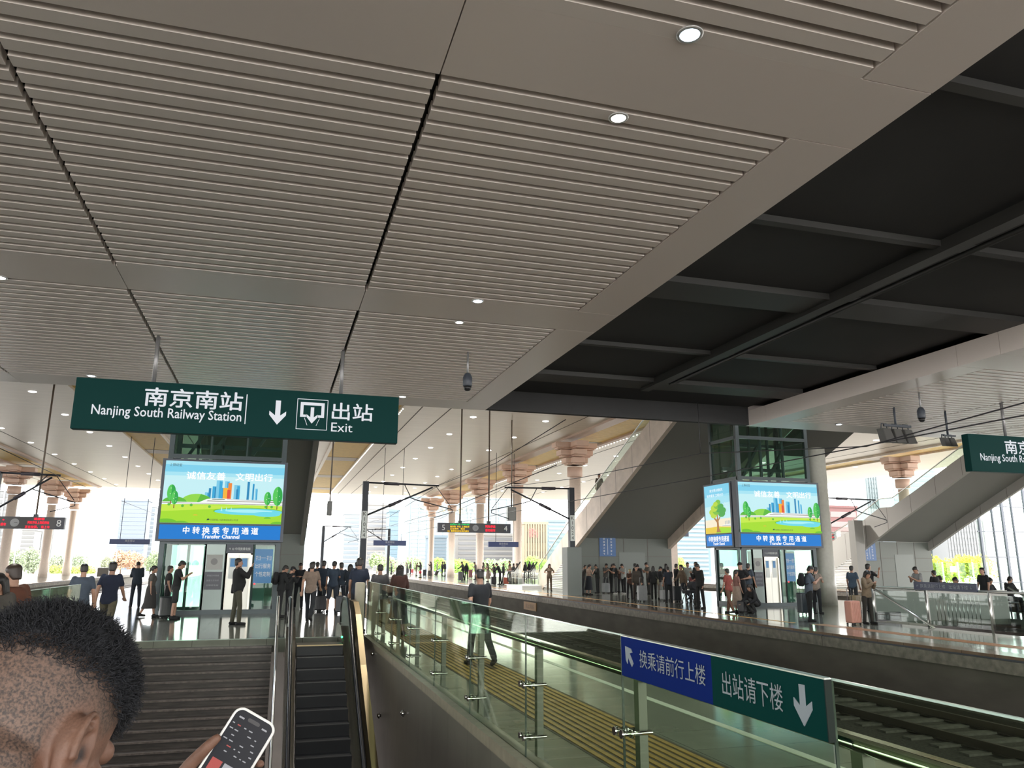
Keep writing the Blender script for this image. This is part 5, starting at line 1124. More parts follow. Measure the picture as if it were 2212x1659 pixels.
    for s in (-1, 1):
        cap(b, hc+hf*.055-hu*.028+hx*s*.046, hc+hf*.072-hu*.055+hx*s*.03, .029, .022, 12)        # cheek
        e = hc+hx*s*.072-hf*.020-hu*.024
        tl = (hu*.97-hf*.22).normalized(); ef = (hf-tl*hf.dot(tl)).normalized(); out = hx*s
        ring = []
        for i in range(15):                                                                     # helix rim
            an = D(-70+i*20); r1, r2 = .019, .035
            ring.append(e+ef*(math.cos(an)*r1*-1*-1)*1.0+tl*math.sin(an)*r2+out*(.012+.006*(1-math.cos(an))*.5))
        b.tube(ring, [.0042]*15, 8); b.tube([e+ef*math.cos(D(v))*.0095+tl*(math.sin(D(v))*.020+.001)+out*.014 for v in range(60, 260, 25)], .0036, 8)
        loft(b, [(e-out*.006-ef*.003, ef, tl, .019, .034), (e+out*.008-ef*.004, ef, tl, .0185, .033)], 16)
        cap(b, e-tl*.030+ef*.004+out*.006, e-tl*.036+ef*.006+out*.006, .0085, .007, 10)           # lobe
        cap(b, e+ef*.015-tl*.004+out*.004, e+ef*.014-tl*.009+out*.008, .006, .005, 8)             # tragus
    cap(b, J['sho', 1]-X*.02, J['elb', 1], .052, .042); cap(b, J['elb', 1], J['wri', 1], .04, .027)
    # left arm reaches to the phone
    W = C-rt*.045-up*.135-n*.035; sh = J['sho', -1]; mid = (sh+W)/2; L = .55; dd = (W-sh).length; dr = math.sqrt(max((L/2)**2-(dd/2)**2, .0004)); el = mid-Vector((0, 0, 1))*dr*.8-X*dr*.5
    cap(b, sh+X*.02, el, .052, .042); cap(b, el, W, .04, .028)
    hand = [(0, .028, .019), (.03, .037, .018), (.07, .041, .016), (.09, .038, .013)]
    pd = (up*.92+rt*.38).normalized(); ps = (rt-pd*rt.dot(pd)).normalized()
    loft(b, [(W+pd*z-n*.004*0, ps, n, a_, c_) for z, a_, c_ in hand], 14)
    for i in range(4):                                                                          # fingers behind the phone, tips round its right edge
        q0 = W+pd*.085+ps*(-.028+.019*i); q1 = C+rt*(-.005+.002*i)+up*(.012-.024*i)-n*.022; q2 = C+rt*.040+up*(.014-.024*i)-n*.018; q3 = C+rt*.0485+up*(.016-.024*i)-n*.002
        for u, v, r0, r1 in ((q0, q1, .0092, .0088), (q1, q2, .0088, .0082), (q2, q3, .0082, .007)): cap(b, u, v, r0, r1, 8)
    q0 = W+pd*.025-ps*.035; q1 = C-rt*.056-up*.035-n*.004; q2 = C-rt*.047-up*.004+n*.008; q3 = C-rt*.040+up*.016+n*.012
    for u, v, r0, r1 in ((q0, q1, .015, .0125), (q1, q2, .0122, .0105), (q2, q3, .0105, .0085)): cap(b, u, v, r0, r1, 10)
    d_ = J['hdir', 1]; sd = d_.cross(Vector((0, 1, 0))).normalized(); nn = sd.cross(d_); w = J['wri', 1]
    loft(b, [(w+d_*z, sd, nn, a_, c_) for z, a_, c_ in hand], 12)
    for i in range(4):
        q = w+d_*.085+sd*(-.03+.02*i); l_ = (.062, .075, .07, .055)[i]; m = q+d_*l_*.5+nn*.006; cap(b, q, m, .0092, .0088, 8); cap(b, m, m+d_*l_*.4+nn*l_*.35, .0088, .0075, 8)
    q = w+d_*.03-sd*.034; m = q+d_*.03-sd*.025+nn*.012; cap(b, q, m, .012, .0105, 8); cap(b, m, m+d_*.026+nn*.012, .0105, .009, 8)
    for s in (-1, 1):
        cap(b, J['hip', s], J['kne', s], .08, .052); cap(b, J['kne', s], J['ank', s], .053, .036); f = (Rm@Vector((s*.12, 1, 0))).normalized(); a_ = J['ank', s]
        cap(b, a_-f*.04+Vector((0, 0, -.035)), a_+f*.15+Vector((0, 0, -.045)), .036, .03)
    me = remesh(b, 'person', [stub, mat('eye_dark', (.02, .015, .012), .2), mat('lips', (.35, .14, .12), .5)], .0034, 5, .5)
    for p in me.polygons:
        c = p.center-hc; u, f, x = c.dot(hu), c.dot(hf), abs(c.dot(hx))
        if f > .06 and abs(u+.004) < .008 and .022 < x < .045: p.material_index = 1
        if f > .06 and abs(u+.07) < .006 and x < .024: p.material_index = 2
    att = me.attributes.new('scalp', 'FLOAT', 'POINT'); vals = []
    for v in me.vertices:
        c = v.co-hc; u, f, x = c.dot(hu), c.dot(hf), abs(c.dot(hx))
        d1 = (u+.105-.25*max(0, -f-.05)) if f < -.04 else (u-.012) if f < .028 else min(u-(.02+.75*(f-.028)), u-.0+0*x)
        e_ = math.hypot((f+.020)/.026, (u+.022)/.042)-1 if x > .055 else 9
        d1 = min(d1 if f < -.04 else d1+max(0, .04-max(0, f+.04))*1.2, e_*.03, .19-c.length)
        vals.append(max(0, min(1, .5+d1/.02)))
    att.data.foreach_set('value', vals)
    cn = me.attributes.new('canal_shade', 'FLOAT', 'POINT'); vals = []  # shade of the ear opening painted as a dark spot on the skin
    for v in me.vertices:
        c = v.co-hc; u, f, x = c.dot(hu), c.dot(hf), abs(c.dot(hx))
        vals.append(max(0, min(1, 1.5-math.hypot((f+.011)/.0045, (u+.028)/.010))) if x > .06 else 0)
    cn.data.foreach_set('value', vals)
    for v in me.vertices: v.co = v.co-base
    o = bpy.data.objects.new('person', me); COL.objects.link(o); o.location = base; o['_o'] = tuple(base); ROOTS.append(o)
    tag(o, 'man in the foreground with short curly black hair, seen from behind, looking at his phone', 'person')
    def part(mb_, name, m, vox=.008):
        g = remesh(mb_, name, m, vox, 5)
        for v in g.vertices: v.co = v.co-base
        c = bpy.data.objects.new(name, g); COL.objects.link(c); c.parent = o; return c
    m = MB(); loft(m, [(J['pel']+upv*h*k+fw*oo, X, fw, rx+.022, ry+.022) for h, rx, ry, oo in prof if h < .5], 28)
    cap(m, J['sho', 1]-X*.03, J['sho', 1]+(J['elb', 1]-J['sho', 1])*.6, .066, .06); cap(m, sh+X*.03, sh+(el-sh)*.6, .066, .06); part(m, 'shirt', cloth('2c3038'))
    m = MB(); loft(m, [(J['pel']+upv*h*k+fw*oo, X, fw, rx+.012, ry+.012) for h, rx, ry, oo in prof if h < .1], 24)
    for s in (-1, 1): cap(m, J['hip', s], J['kne', s], .095, .068); cap(m, J['kne', s], J['ank', s], .068, .06)
    part(m, 'trousers', cloth('1d2026'))
    for s in (-1, 1):
        m = MB(); f = (Rm@Vector((s*.12, 1, 0))).normalized(); a_ = J['ank', s]; cap(m, a_-f*.035+Vector((0, 0, -.03)), a_+f*.15+Vector((0, 0, -.04)), .048, .042); part(m, 'shoe', cloth('1a1a1c'))
    # hair: dark mass on the crown with many loose curls
    hm = mat('hair_near', (.008, .009, .013), .75, noise=.3, scale=80)
    rnd = random.Random(11); m = MB()
    loft(m, [(hc+hu*h+hf*oo, hx, hf, rx, ry) for h, rx, ry, oo in ((.046, .072, .090, -.006), (.066, .0765, .097, -.008), (.09, .072, .091, -.01), (.110, .058, .075, -.01), (.124, .036, .046, -.01), (.130, .012, .016, -.01))], 32)
    for i in range(150):
        az = rnd.uniform(0, 2*PI); el_ = rnd.uniform(.05, 1.45); c = hc+hu*.062+hx*math.cos(az)*math.cos(el_)*.076+hf*(math.sin(az)*math.cos(el_)*.094-.008)+hu*math.sin(el_)*.066
        m.ball(c, rnd.uniform(.006, .012), 4)
    hair = part(m, 'hair', hm, .0045)
    m = MB()
    for i in range(5200):
        az = rnd.uniform(0, 2*PI); el_ = rnd.uniform(-.22, 1.5); dn = (hx*math.cos(az)*math.cos(el_)+hf*math.sin(az)*math.cos(el_)+hu*math.sin(el_)).normalized()
        c = hc+hu*.058+hx*dn.dot(hx)*.076+hf*(dn.dot(hf)*.094-.008)+hu*dn.dot(hu)*.066
        t1 = dn.orthogonal().normalized(); t1 = (Matrix.Rotation(rnd.uniform(0, 6.28), 3, dn)@t1); t2 = dn.cross(t1); R_ = rnd.uniform(.003, .008); pts = []
        for s_ in range(15):
            u = s_/14; an = u*5.0; pts.append(c+dn*(u*rnd.uniform(.010, .024)+.001)+t1*R_*math.cos(an)*(.5+u)+t2*R_*math.sin(an)*(.5+u)-t1*R_*.5)
        m.tube(pts, [.00055*(1-.5*s_/14) for s_ in range(15)], 3)
    c = bpy.data.objects.new('curls', m.mesh('curls', hm, tuple(base))); COL.objects.link(c); c.parent = o
    return o
near_man()
# ------------------------------------------------------------------ travellers
L, R_, A, T = 90, -90, 0, 180          # faces left, right, away, towards the camera
def P(px, foot, head, pose, face, top, bottom, hair, label, **k): return person(px, foot, head, pose, face, top, bottom, hair, label, **k)
def local(o, v):
    return o.matrix_basis@Vector(v)
def worn(rec, kind, col, label, side=1):
    """bag carried by the person just built"""
    o, J, sc = rec; bpy.context.view_layer.update()
    t = thing(kind, label, 'bag'); t['_o'] = (0, 0, 0); m = cloth(col)
    t.location = o.location; t.rotation_euler = o.rotation_euler; t.scale = o.scale
    if kind == 'backpack':
        c = J['chest']-J['fw']*.225+J['up']*.0; x = Vector((1, 0, 0)); u = J['up']; f = J['fw']
        mb = MB(); loft(mb, [(c+u*h, x, f, a, b) for h, a, b in ((-.23, .10, .05), (-.2, .15, .09), (-.05, .155, .10), (.12, .14, .085), (.19, .10, .05))], 16); mb.build('bag_body', m, t)
        mb = MB(); loft(mb, [(c-f*.09+u*h, x, f, a, b) for h, a, b in ((-.19, .09, .02), (-.15, .115, .045), (-.04, .11, .045), (0, .08, .02))], 14); mb.build('front_pocket', m, t)
        for s in (-1, 1): MB().tube([c+u*.15+x*s*.10+f*.08, J['chest']+u*.20+x*s*.12+f*.04, J['chest']+u*.13+x*s*.115+f*.15, J['chest']-u*.08+x*s*.15+f*.12, c-u*.16+x*s*.13+f*.08], .018, 6).build('strap', m, t)
    else:
        w = J['wri', side] if kind != 'shoulder_bag' else J['waist']+Vector((side*.23, 0, -.02)); d = .30 if kind != 'shoulder_bag' else .12
        c = w-Vector((0, 0, d)); s_ = .16 if kind == 'tote_bag' else .13
        mb = MB(); loft(mb, [(c+Vector((0, 0, h)), Vector((0, 1, 0)), Vector((1, 0, 0)), a, b) for h, a, b in ((-.14, s_*.85, .05), (-.12, s_, .07), (.08, s_*.95, .06), (.12, s_*.85, .03))], 14); mb.build('bag_body', m, t)
        if kind == 'shoulder_bag': pts = [c+Vector((0, -s_*.7, .1)), J['sho', -side]+Vector((side*.04, -.09, .05)), J['sho', -side]+Vector((side*.05, .03, .09)), J['sho', -side]+Vector((side*.04, .10, .0)), c+Vector((0, s_*.7, .1))]
        else: pts = [c+Vector((0, -s_*.6, .1)), w+Vector((0, -.03, -.06)), w+Vector((0, .03, -.06)), c+Vector((0, s_*.6, .1))]
        MB().tube(pts, .009, 6).build('strap', m, t)
SUIT = {}
def suitcase(px, foot, h, col, label, face=20, tilt=0, handle=True, w=.42, d=.26):
    p = at(px, foot, z=0); t = thing('suitcase', label, 'suitcase', tuple(p)); t['_o'] = (0, 0, 0); m = mat('case_'+col, col, .4, noise=.06)
    mb = MB(); mb.box(-w/2, w/2, -d/2, d/2, .06, h); mb.build('shell', m, t, bevel=.04)
    for x in [(-w*.32+w*.16*i) for i in range(5)]: MB().box(x-.012, x+.012, -d/2-.008, d/2+.008, .11, h-.06).build('rib', m, t)
    for x in (-w*.38, w*.38):
        for y in (-d*.36, d*.36): MB().lathe([(.01, -.014), (.03, -.014), (.03, .014), (.01, .014)], (x, y, .03), 10, axis='x').build('wheel', black, t)
    if handle: MB().tube([(-.09, d*.3, h-.02), (-.09, d*.3, h+.34), (.09, d*.3, h+.34), (.09, d*.3, h-.02)], .012, 6).build('pull_handle', mat('handle_grey', (.25, .25, .26), .3, .8), t)
    t.rotation_euler = (D(tilt), 0, D(face)); return t

# --- near platform, left of the stairs
P(6, 0, 1240, 'onephone', T-15, 'jacket:4a4640', 'trousers:23252a', 'long', 'woman with long dark hair facing the camera behind the left glass railing', fem=True, Y=10.6, H=1.60)
P(37, 0, 1219, 'stroll', 55, 'jacket:6b3f2c', 'trousers:22242a', 'short', 'man in a rust brown jacket turned left behind the left glass railing', Y=11.2, H=1.70, haircol='2a1d16')
P(183, 0, 1222, 'stand', A+8, 'tee:4c5868', 'trousers:2a2d33', 'crop', 'short haired man in a blue grey shirt seen from behind at the left railing end', Y=18.2, H=1.68)
P(244, 0, 1216, 'walk', A-4, 'tee:1d2740', 'trousers:6a6552', 'short', 'man in navy shirt and khaki trousers walking away left of the elevator', Y=19.3, H=1.72)
P(290, 1312, 1213, 'phone', A+15, 'jacket:23303f', 'trousers:1a2130', 'crop', 'man in dark navy walking away, bent arms, left of the elevator')
P(320, 1333, 1222, 'stroll', R_+10, 'tee:57544f', 'skirt:3d3b3a', 'tail', 'woman in a long grey dress beside the left elevator tower', fem=True)
P(374, 1338, 1211, 'phone', R_+8, 'tee:15181b', 'shorts:2a2d2e', 'short', 'man in black shirt and shorts with phone before the left elevator')
P(357, 1330, 1222, 'stand', R_, 'tee:2b2a2c', 'trousers:202226', 'short', 'person in dark grey half hidden behind the man in black shorts')
suitcase(358, 1336, .66, '1d2224', 'large black suitcase standing at the left elevator corner', 15)
rec = P(508, 1350, 1206, 'raise_', R_+12, 'jacket:121417', 'trousers:4d4c3c', 'short', 'stout man in black jacket and olive trousers holding up a phone by the elevator door', belly=.05); worn(rec, 'shoulder_bag', '0e1012', 'black shoulder bag at the hip of the stout man by the elevator door', -1)
rec = P(603, 1334, 1221, 'phone', R_+10, 'jacket:1d2123', 'trousers:1b1d20', 'short', 'person in dark jacket looking down, leftmost of the crowd beyond the escalator'); worn(rec, 'backpack', '15171a', 'black backpack on the leftmost person of the escalator crowd')
P(621, 1327, 1224, 'phone', R_+25, 'jacket:1c1f22', 'trousers:1f2226', 'cap', 'person with dark cap looking at a phone, second from left beyond the escalator', haircol='17181b')
P(643, 1316, 1216, 'folded', T, 'jacket:171c24', 'trousers:1b1e24', 'short', 'man in open black jacket facing the camera beyond the escalator')
P(667, 1344, 1214, 'walk', A-12, 'tee:8d7c70', 'trousers:22262e', 'short', 'man in a beige shirt walking away beyond the escalator top')
for px, ft, hd, pose, top, bot, hair, lab, fem in ((672, 1306, 1213, 'stand', 'tee:2b3746', 'trousers:1e232b', 'short', 'dark silhouetted man just behind the beige shirted man', False), (681, 1308, 1214, 'stroll', 'jacket:2c3a48', 'trousers:20262e', 'short', 'dark silhouetted man between the beige shirted man and the tallest head', False),
        (694, 1316, 1211, 'walk', 'tee:2a3849', 'trousers:222a35', 'short', 'man in slate blue shirt, tallest head left of the bare legged woman', False), (716, 1325, 1212, 'onephone', 'tee:2c3c4e', 'shorts:2b3440', 'short', 'bare legged traveller in dark shorts in the middle of the escalator crowd', True),
        (733, 1318, 1215, 'stand', 'tee:283645', 'trousers:1f2732', 'short', 'dark traveller right of the bare legged traveller', False), (752, 1322, 1219, 'phone', 'jacket:232e3c', 'trousers:1e252f', 'long', 'woman in dark jacket looking down beside the broad man', True), (767, 1300, 1214, 'stand', 'tee:2d3948', 'trousers:20262e', 'short', 'dark head between the woman looking down and the broad man', False)):
    P(px, ft, hd, pose, A+((px*7) % 50)-25, top, bot, hair, lab, fem=fem)
P(778, 0, 1205, 'stand', A-20, 'tee:28344a', 'trousers:20252e', 'short', 'broad tall man in navy shirt just beyond the escalator handrail', Y=20.9, H=1.84, belly=.03)
suitcase(690, 1322, .55, '2b2c30', 'dark suitcase among the escalator crowd, left of the bare legs', 10)
suitcase(738, 1326, .6, '30343c', 'slate suitcase among the escalator crowd, right of the bare legs', -10)
P(822, 0, 1226, 'stand', A-10, 'tee:5b5c60', 'trousers:2a2c31', 'crop', 'man in plain grey shirt seen from behind the glass railing', Y=20.6, H=1.68)
P(864, 0, 1225, 'onephone', A-15, 'jacket:4e2f2a', 'skirt:2f2f33', 'long', 'woman with long dark hair and rust red sleeves behind the glass railing', fem=True, Y=19.8, H=1.66)
P(1036, 1440, 1229, 'walk', A+6, 'tee:14181f', 'trousers:1b1f25', 'crop', 'man in black polo shirt walking away on the right side of the glass railing', belly=.03)
# --- opposite platform, far part
F = 'far travellers'
for px, ft, hd, pose, face, top, bot, hair, lab, fem in (
    (845, 1240, 1212, 'phone', L, 'tee:8b8f8c', 'trousers:1b1d20', 'short', 'slim far traveller in black trousers, leftmost on the opposite platform', False),
    (853, 1236, 1214, 'stand', L, 'tee:a59c92', 'trousers:8d857b', 'short', 'far traveller in pale clothes beside the leftmost slim one', False),
    (866, 1237, 1215, 'stand', R_, 'jacket:26282e', 'trousers:1e2024', 'long', 'far woman in black beside the thin distant mast', True),
    (879, 1240, 1215, 'phone', L, 'tee:5c5c5c', 'trousers:33353a', 'short', 'far traveller in grey shirt behind a black suitcase', False),
    (886, 1240, 1214, 'stand', L, 'jacket:2d3037', 'trousers:24262b', 'short', 'far traveller in dark jacket beside a small red suitcase', False),
    (899, 1244, 1215, 'phone', R_, 'tee:766a5e', 'trousers:8a7c6c', 'short', 'far traveller in tan clothes facing the woman with a red bag', False),
    (931, 1243, 1213, 'onephone', L, 'jacket:57483c', 'trousers:1f2126', 'long', 'far woman in brown coat with long black hair before a canopy column', True),
    (944, 1236, 1214, 'phone', R_, 'tee:5a5754', 'trousers:4b4844', 'short', 'far traveller in grey bent over a phone behind a tilted suitcase', False),
    (955, 1244, 1213, 'stand', R_, 'jacket:23262c', 'trousers:1a1c20', 'short', 'left one of a far dark pair left of the fourth column', False),
    (961, 1245, 1213, 'phone', L, 'jacket:1d2026', 'trousers:1a1c20', 'short', 'right one of a far dark pair left of the fourth column', False),
    (1000, 1254, 1213, 'reach', L, 'jacket:1b1d21', 'trousers:1b1d21', 'short', 'traveller in black leaning on a tall suitcase under the number five', False),
    (1007, 1252, 1216, 'stand', A, 'jacket:141619', 'trousers:1b1d21', 'long', 'traveller in a wide black coat beside the tall suitcase under the number five', True),
    (1027, 1252, 1214, 'phone', L, 'tee:6b6766', 'trousers:36373b', 'short', 'traveller in patterned grey shirt just left of the black polo man\'s head', False),
    (1044, 1252, 1215, 'stand', L, 'tee:55504e', 'trousers:2a2c30', 'long', 'woman with long dark hair just right of the black polo man\'s head', True),
    (1054, 1257, 1216, 'phone', L, 'tee:5c4d45', 'skirt:7a6a5f', 'long', 'woman in a brownish dress facing left, right of the clock column', True),
    (1068, 1262, 1218, 'phone', L, 'tee:2a2723', 'trousers:1d1f23', 'short', 'traveller in black with phone beside a dark suitcase near the clock column', False),
    (1080, 1263, 1216, 'bend', L, 'jacket:15171b', 'trousers:191b1f', 'short', 'traveller in black jacket bending forward near the clock column', False),
    (1087, 1258, 1217, 'stand', R_, 'jacket:17191d', 'trousers:1b1d21', 'short', 'traveller in black jacket standing behind the bending one', False),
    (1101, 1256, 1211, 'stand', L, 'tee:5f4a42', 'trousers:2c2e33', 'short', 'tall traveller in brown shirt before the first canopy column', False),
    (1103, 1262, 1219, 'phone', L, 'tee:93786f', 'trousers:4a4a4c', 'short', 'traveller in pinkish shirt with phone beside a brick red suitcase', False),
    (1109, 1260, 1217, 'stand', R_, 'jacket:26282c', 'trousers:1e2024', 'short', 'traveller in dark jacket behind the pinkish shirt', False),
    (1117, 1262, 1217, 'stand', L, 'jacket:1b1d20', 'trousers:1a1c1f', 'long', 'hooded traveller in black left of the escalator entrance', True),
    (1123, 1256, 1215, 'phone', L, 'tee:8c8171', 'trousers:3b3a38', 'short', 'traveller in beige behind the hooded one in black', False),
    (1135, 1252, 1214, 'stand', A+20, 'jacket:17191d', 'trousers:17191d', 'long', 'left one of three black clad women behind the escalator glass', True),
    (1144, 1249, 1213, 'stand', A, 'jacket:15171b', 'trousers:17191d', 'long', 'middle one of three black clad women behind the escalator glass', True),
    (1152, 1252, 1215, 'stand', A-20, 'jacket:1a1b1f', 'trousers:17191d', 'long', 'right one of three black clad women behind the escalator glass', True)):
    P(px, ft, hd, pose, face+((px*13) % 30)-15, top, bot, hair, lab, fem=fem)
rec = P(908, 1248, 1214, 'onephone', L, 'jacket:1e2024', 'trousers:a4957f', 'long', 'far woman with long black hair and beige trousers, red bag at her side', fem=True); worn(rec, 'tote_bag', 'b02a34', 'bright red bag of the far woman in beige trousers', -1)
P(1187, 1277, 1218, 'hips', T-10, 'tee:8f7c6c', 'trousers:7d6a5a', 'long', 'woman in beige with long hair, hands on hips, facing the camera before the staircase', fem=True)
for px, ft, h, c, lab in ((880, 1239, .75, '26272b', 'black suitcase of the far traveller in grey shirt'), (890, 1238, .6, '7a2a2e', 'small red suitcase far on the opposite platform'), (917, 1245, .8, '1e2024', 'black suitcase with a bag on top, right of the red bag woman'), (928, 1245, .7, '3a3632', 'brown grey suitcase in front of the woman in brown coat'),
        (994, 1255, .85, '2b2c30', 'tall dark suitcase under the number five'), (1016, 1249, .9, '6b2e33', 'crimson suitcase just left of the black polo man'), (1066, 1263, .62, '1d1e22', 'dark suitcase near the clock column'), (1093, 1263, .55, '8a4434', 'brick red suitcase left of the escalator entrance'), (1125, 1265, .55, '9a9a98', 'pale grey suitcase beside the hooded traveller in black')):
    suitcase(px, ft, h, c, lab, (px*7) % 40-20)
suitcase(941, 1243, .7, '2a2826', 'tilted dark suitcase before the traveller bent over a phone', 40, tilt=28)
# --- opposite platform, crowd before the staircase wall
for px, ft, hd, pose, face, top, bot, hair, lab, fem, kw in (
    (1246, 1280, 1216, 'phone', R_, 'tee:a8935c', 'trousers:20242c', 'short', 'traveller in mustard yellow shirt just right of the mast cabinet', False, {}),
    (1260, 1284, 1220, 'reach', R_, 'tee:4d4b49', 'trousers:3a3d42', 'crop', 'traveller in grey shirt reaching forward, second from the mast cabinet', False, {}),
    (1272, 1285, 1219, 'onephone', R_+20, 'tee:b79c8a', 'skirt:20242e', 'tail', 'woman in pale pink top and dark long skirt, third from the mast cabinet', True, {}),
    (1291, 1282, 1219, 'phone', L, 'jacket:1f2420', 'trousers:1c1f22', 'short', 'traveller in dark jacket facing left with a lit phone, below the blue wall sign', False, {}),
    (1309, 1280, 1217, 'phone', T, 'tee:5d5b58', 'trousers:3a3d40', 'short', 'traveller in grey shirt behind the silver suitcase below the blue wall sign', False, {}),
    (1321, 1281, 1218, 'phone', R_, 'tee:121416', 'trousers:141619', 'short', 'traveller all in black right of the silver suitcase', False, {}),
    (1331, 1283, 1217, 'phone', L, 'tee:17191b', 'trousers:4f5052', 'short', 'traveller in black shirt, grey jeans and white shoes', False, dict(shoecol='c8c8c4')),
    (1348, 1283, 1218, 'phone', L+10, 'tee:c4c6c4', 'trousers:17191c', 'short', 'traveller in white shirt and black trousers looking at a phone', False, dict(shoecol='b8b8b4')),
    (1341, 1279, 1225, 'stand', A, 'tee:5a423c', 'trousers:2a2c30', 'short', 'traveller in brown shirt half hidden behind the white shirt', False, {}),
    (1361, 1294, 1229, 'folded', T, 'tee:4e3226', 'trousers:1b1b1c', 'cap', 'short woman in straw hat and brown top, arms folded', True, dict(haircol='b8ac86')),
    (1376, 1297, 1222, 'stand', T-15, 'jacket:4d463e', 'trousers:3a302c', 'short', 'woman in checked brown jacket left of the grey suitcase', True, {}),
    (1373, 1282, 1217, 'stand', R_, 'jacket:1b1c1e', 'trousers:1d1e20', 'short', 'traveller in black behind the checked jacket', False, {}),
    (1385, 1288, 1221, 'bend', A, 'jacket:121315', 'trousers:1a1b1d', 'short', 'traveller in black jacket turned away behind the grey suitcase', False, {}),
    (1402, 1284, 1215, 'phone', L, 'tee:6f6a64', 'trousers:3f3e3c', 'short', 'traveller in grey shirt with a phone behind the tote bag woman', False, {}),
    (1425, 1294, 1224, 'phone', R_, 'jacket:26282c', 'trousers:8b8780', 'cap', 'traveller in dark cap and light grey trousers right of the tote bag', False, dict(haircol='17181a')),
    (1441, 1290, 1218, 'stand', A, 'jacket:15171b', 'trousers:15171a', 'long', 'dark hooded traveller behind the big navy shirted man', True, {}),
    (1446, 1303, 1224, 'onephone', A-20, 'tee:1a2130', 'trousers:15181d', 'short', 'big man in navy shirt in the middle of the crowd before the wall opening', False, dict(belly=.03)),
    (1463, 1292, 1218, 'stand', R_, 'tee:15171c', 'trousers:181a1e', 'short', 'traveller in black right of the big navy shirted man', False, {}),
    (1476, 1298, 1220, 'walk', L, 'jacket:6d5c4b', 'trousers:33383f', 'tail', 'woman in tan jacket striding left before the right tower', True, {}),
    (1488, 1288, 1215, 'stand', T, 'tee:9fa39c', 'trousers:2a2d30', 'short', 'youth in white vest facing the camera left of the right tower', False, {}),
    (1507, 1296, 1214, 'stand', L, 'jacket:191b1e', 'trousers:191b1f', 'short', 'traveller in black left of the right tower corner', False, {}),
    (1514, 1315, 1218, 'onephone', L, 'jacket:1d1e20', 'trousers:17181b', 'short', 'traveller in dark clothes pushing the stroller by the right tower corner', False, {}),
    (1563, 1302, 1216, 'stand', A+10, 'jacket:121316', 'trousers:1a1c20', 'short', 'traveller in black beside the right tower glass', False, {}),
    (1577, 1325, 1228, 'stroll', A+12, 'tee:a3524a', 'trousers:7d5a46', 'short', 'woman in coral red top and tan trousers seen from behind', True, {}),
    (1594, 1323, 1231, 'stand', R_, 'tee:9a6f66', 'skirt:b09a88', 'tail', 'girl in pale dress right of the woman in coral', True, {}),
    (1605, 1322, 1215, 'hips', L+20, 'tee:101216', 'trousers:15171b', 'cap', 'tall man in black shirt and black cap by the right elevator', False, dict(haircol='131417')),
    (1752, 1343, 1222, 'phone', R_-10, 'tee:5e6b7a', 'trousers:15181d', 'short', 'man in blue grey shirt with phone right of the right elevator door', False, {}),
    (1767, 1326, 1225, 'phone', R_+15, 'tee:8e8074', 'trousers:1f2125', 'short', 'traveller in beige shirt with a lit phone before the round column', False, {})):
    rec = P(px, ft, hd, pose, face+((px*11) % 24)-12, top, bot, hair, lab, fem=fem, **kw)
    if px == 1752: worn(rec, 'backpack', '101318', 'black backpack on the man in blue grey shirt')
rec = P(1413, 1296, 1223, 'stroll', A-25, 'jacket:191a1c', 'trousers:141516', 'long', 'woman in black coat and wide trousers carrying a beige tote', fem=True); worn(rec, 'shoulder_bag', '9c9880', 'beige tote bag of the woman in black coat', 1)
rec = P(1621, 1312, 1217, 'stand', R_+20, 'tee:4c5866', 'trousers:1c1f24', 'short', 'traveller in blue shirt behind the man in black cap'); worn(rec, 'backpack', '14161a', 'black backpack on the traveller in blue shirt behind the black cap')
P(1635, 1326, 0, 'crouch', L+15, 'jacket:15161a', 'trousers:3a3a3b', 'long', 'crouching woman in black holding out a hand, before the right elevator door', fem=True, H=1.02)
P(1497, 1300, 1240, 'phone', T, 'tee:8a4a50', 'trousers:222428', 'cap', 'small child in pink top and white cap beside the stroller', H=1.28, haircol='c8c8c8')
t = thing('baby_stroller', 'dark baby stroller left of the right tower corner', 'stroller', tuple(at(1492, 1306, z=0))); bx, by, _ = at(1492, 1306, z=0)
MB().prism([(bx-.28, by-.2, .45), (bx+.3, by-.2, .5), (bx+.32, by-.2, .85), (bx+.1, by-.2, .6), (bx-.3, by-.2, .6)], (0, .4, 0)).build('seat', cloth('26282e'), t, bevel=.03)
mb = MB(); loft(mb, [(Vector((bx+.18, by-.21+.42*i/4, .80)), Vector((1, 0, 0)), Vector((0, 0, 1)), .2, .16) for i in range(5)], 14); mb.build('canopy_hood', cloth('34363c'), t)
for x in (-.3, .3):
    for y in (-.22, .22): MB().lathe([(.02, -.02), (.09, -.02), (.09, .02), (.02, .02)], (bx+x, by+y, .09), 14, axis='x').build('wheel', black, t); MB().tube([(bx+x, by+y, .09), (bx+x*.3, by+y*.9, .5)], .014, 6).build('frame_tube', dark_steel, t)
MB().tube([(bx+.2, by-.2, .5), (bx+.5, by-.2, 1.0), (bx+.5, by+.2, 1.0), (bx+.2, by+.2, .5)], .014, 6).build('push_handle', dark_steel, t)
suitcase(1309, 1282, .58, '8e9294', 'silver suitcase with raised handle below the blue wall sign', 10)
suitcase(1388, 1300, .72, '6f7172', 'large grey ribbed suitcase before the woman in checked jacket', -8)
suitcase(1436, 1298, .5, '8c8e90', 'small pale suitcase left of the big navy shirted man', 15)
suitcase(1462, 1300, .7, '1c1e24', 'black suitcase right of the big navy shirted man', 5)
suitcase(1738, 1328, .75, '1f2a30', 'dark teal suitcase behind the man in blue grey shirt', 5)
suitcase(1606, 1326, .45, '1d1d20', 'low black case on the floor before the man in black cap', 30, handle=False)
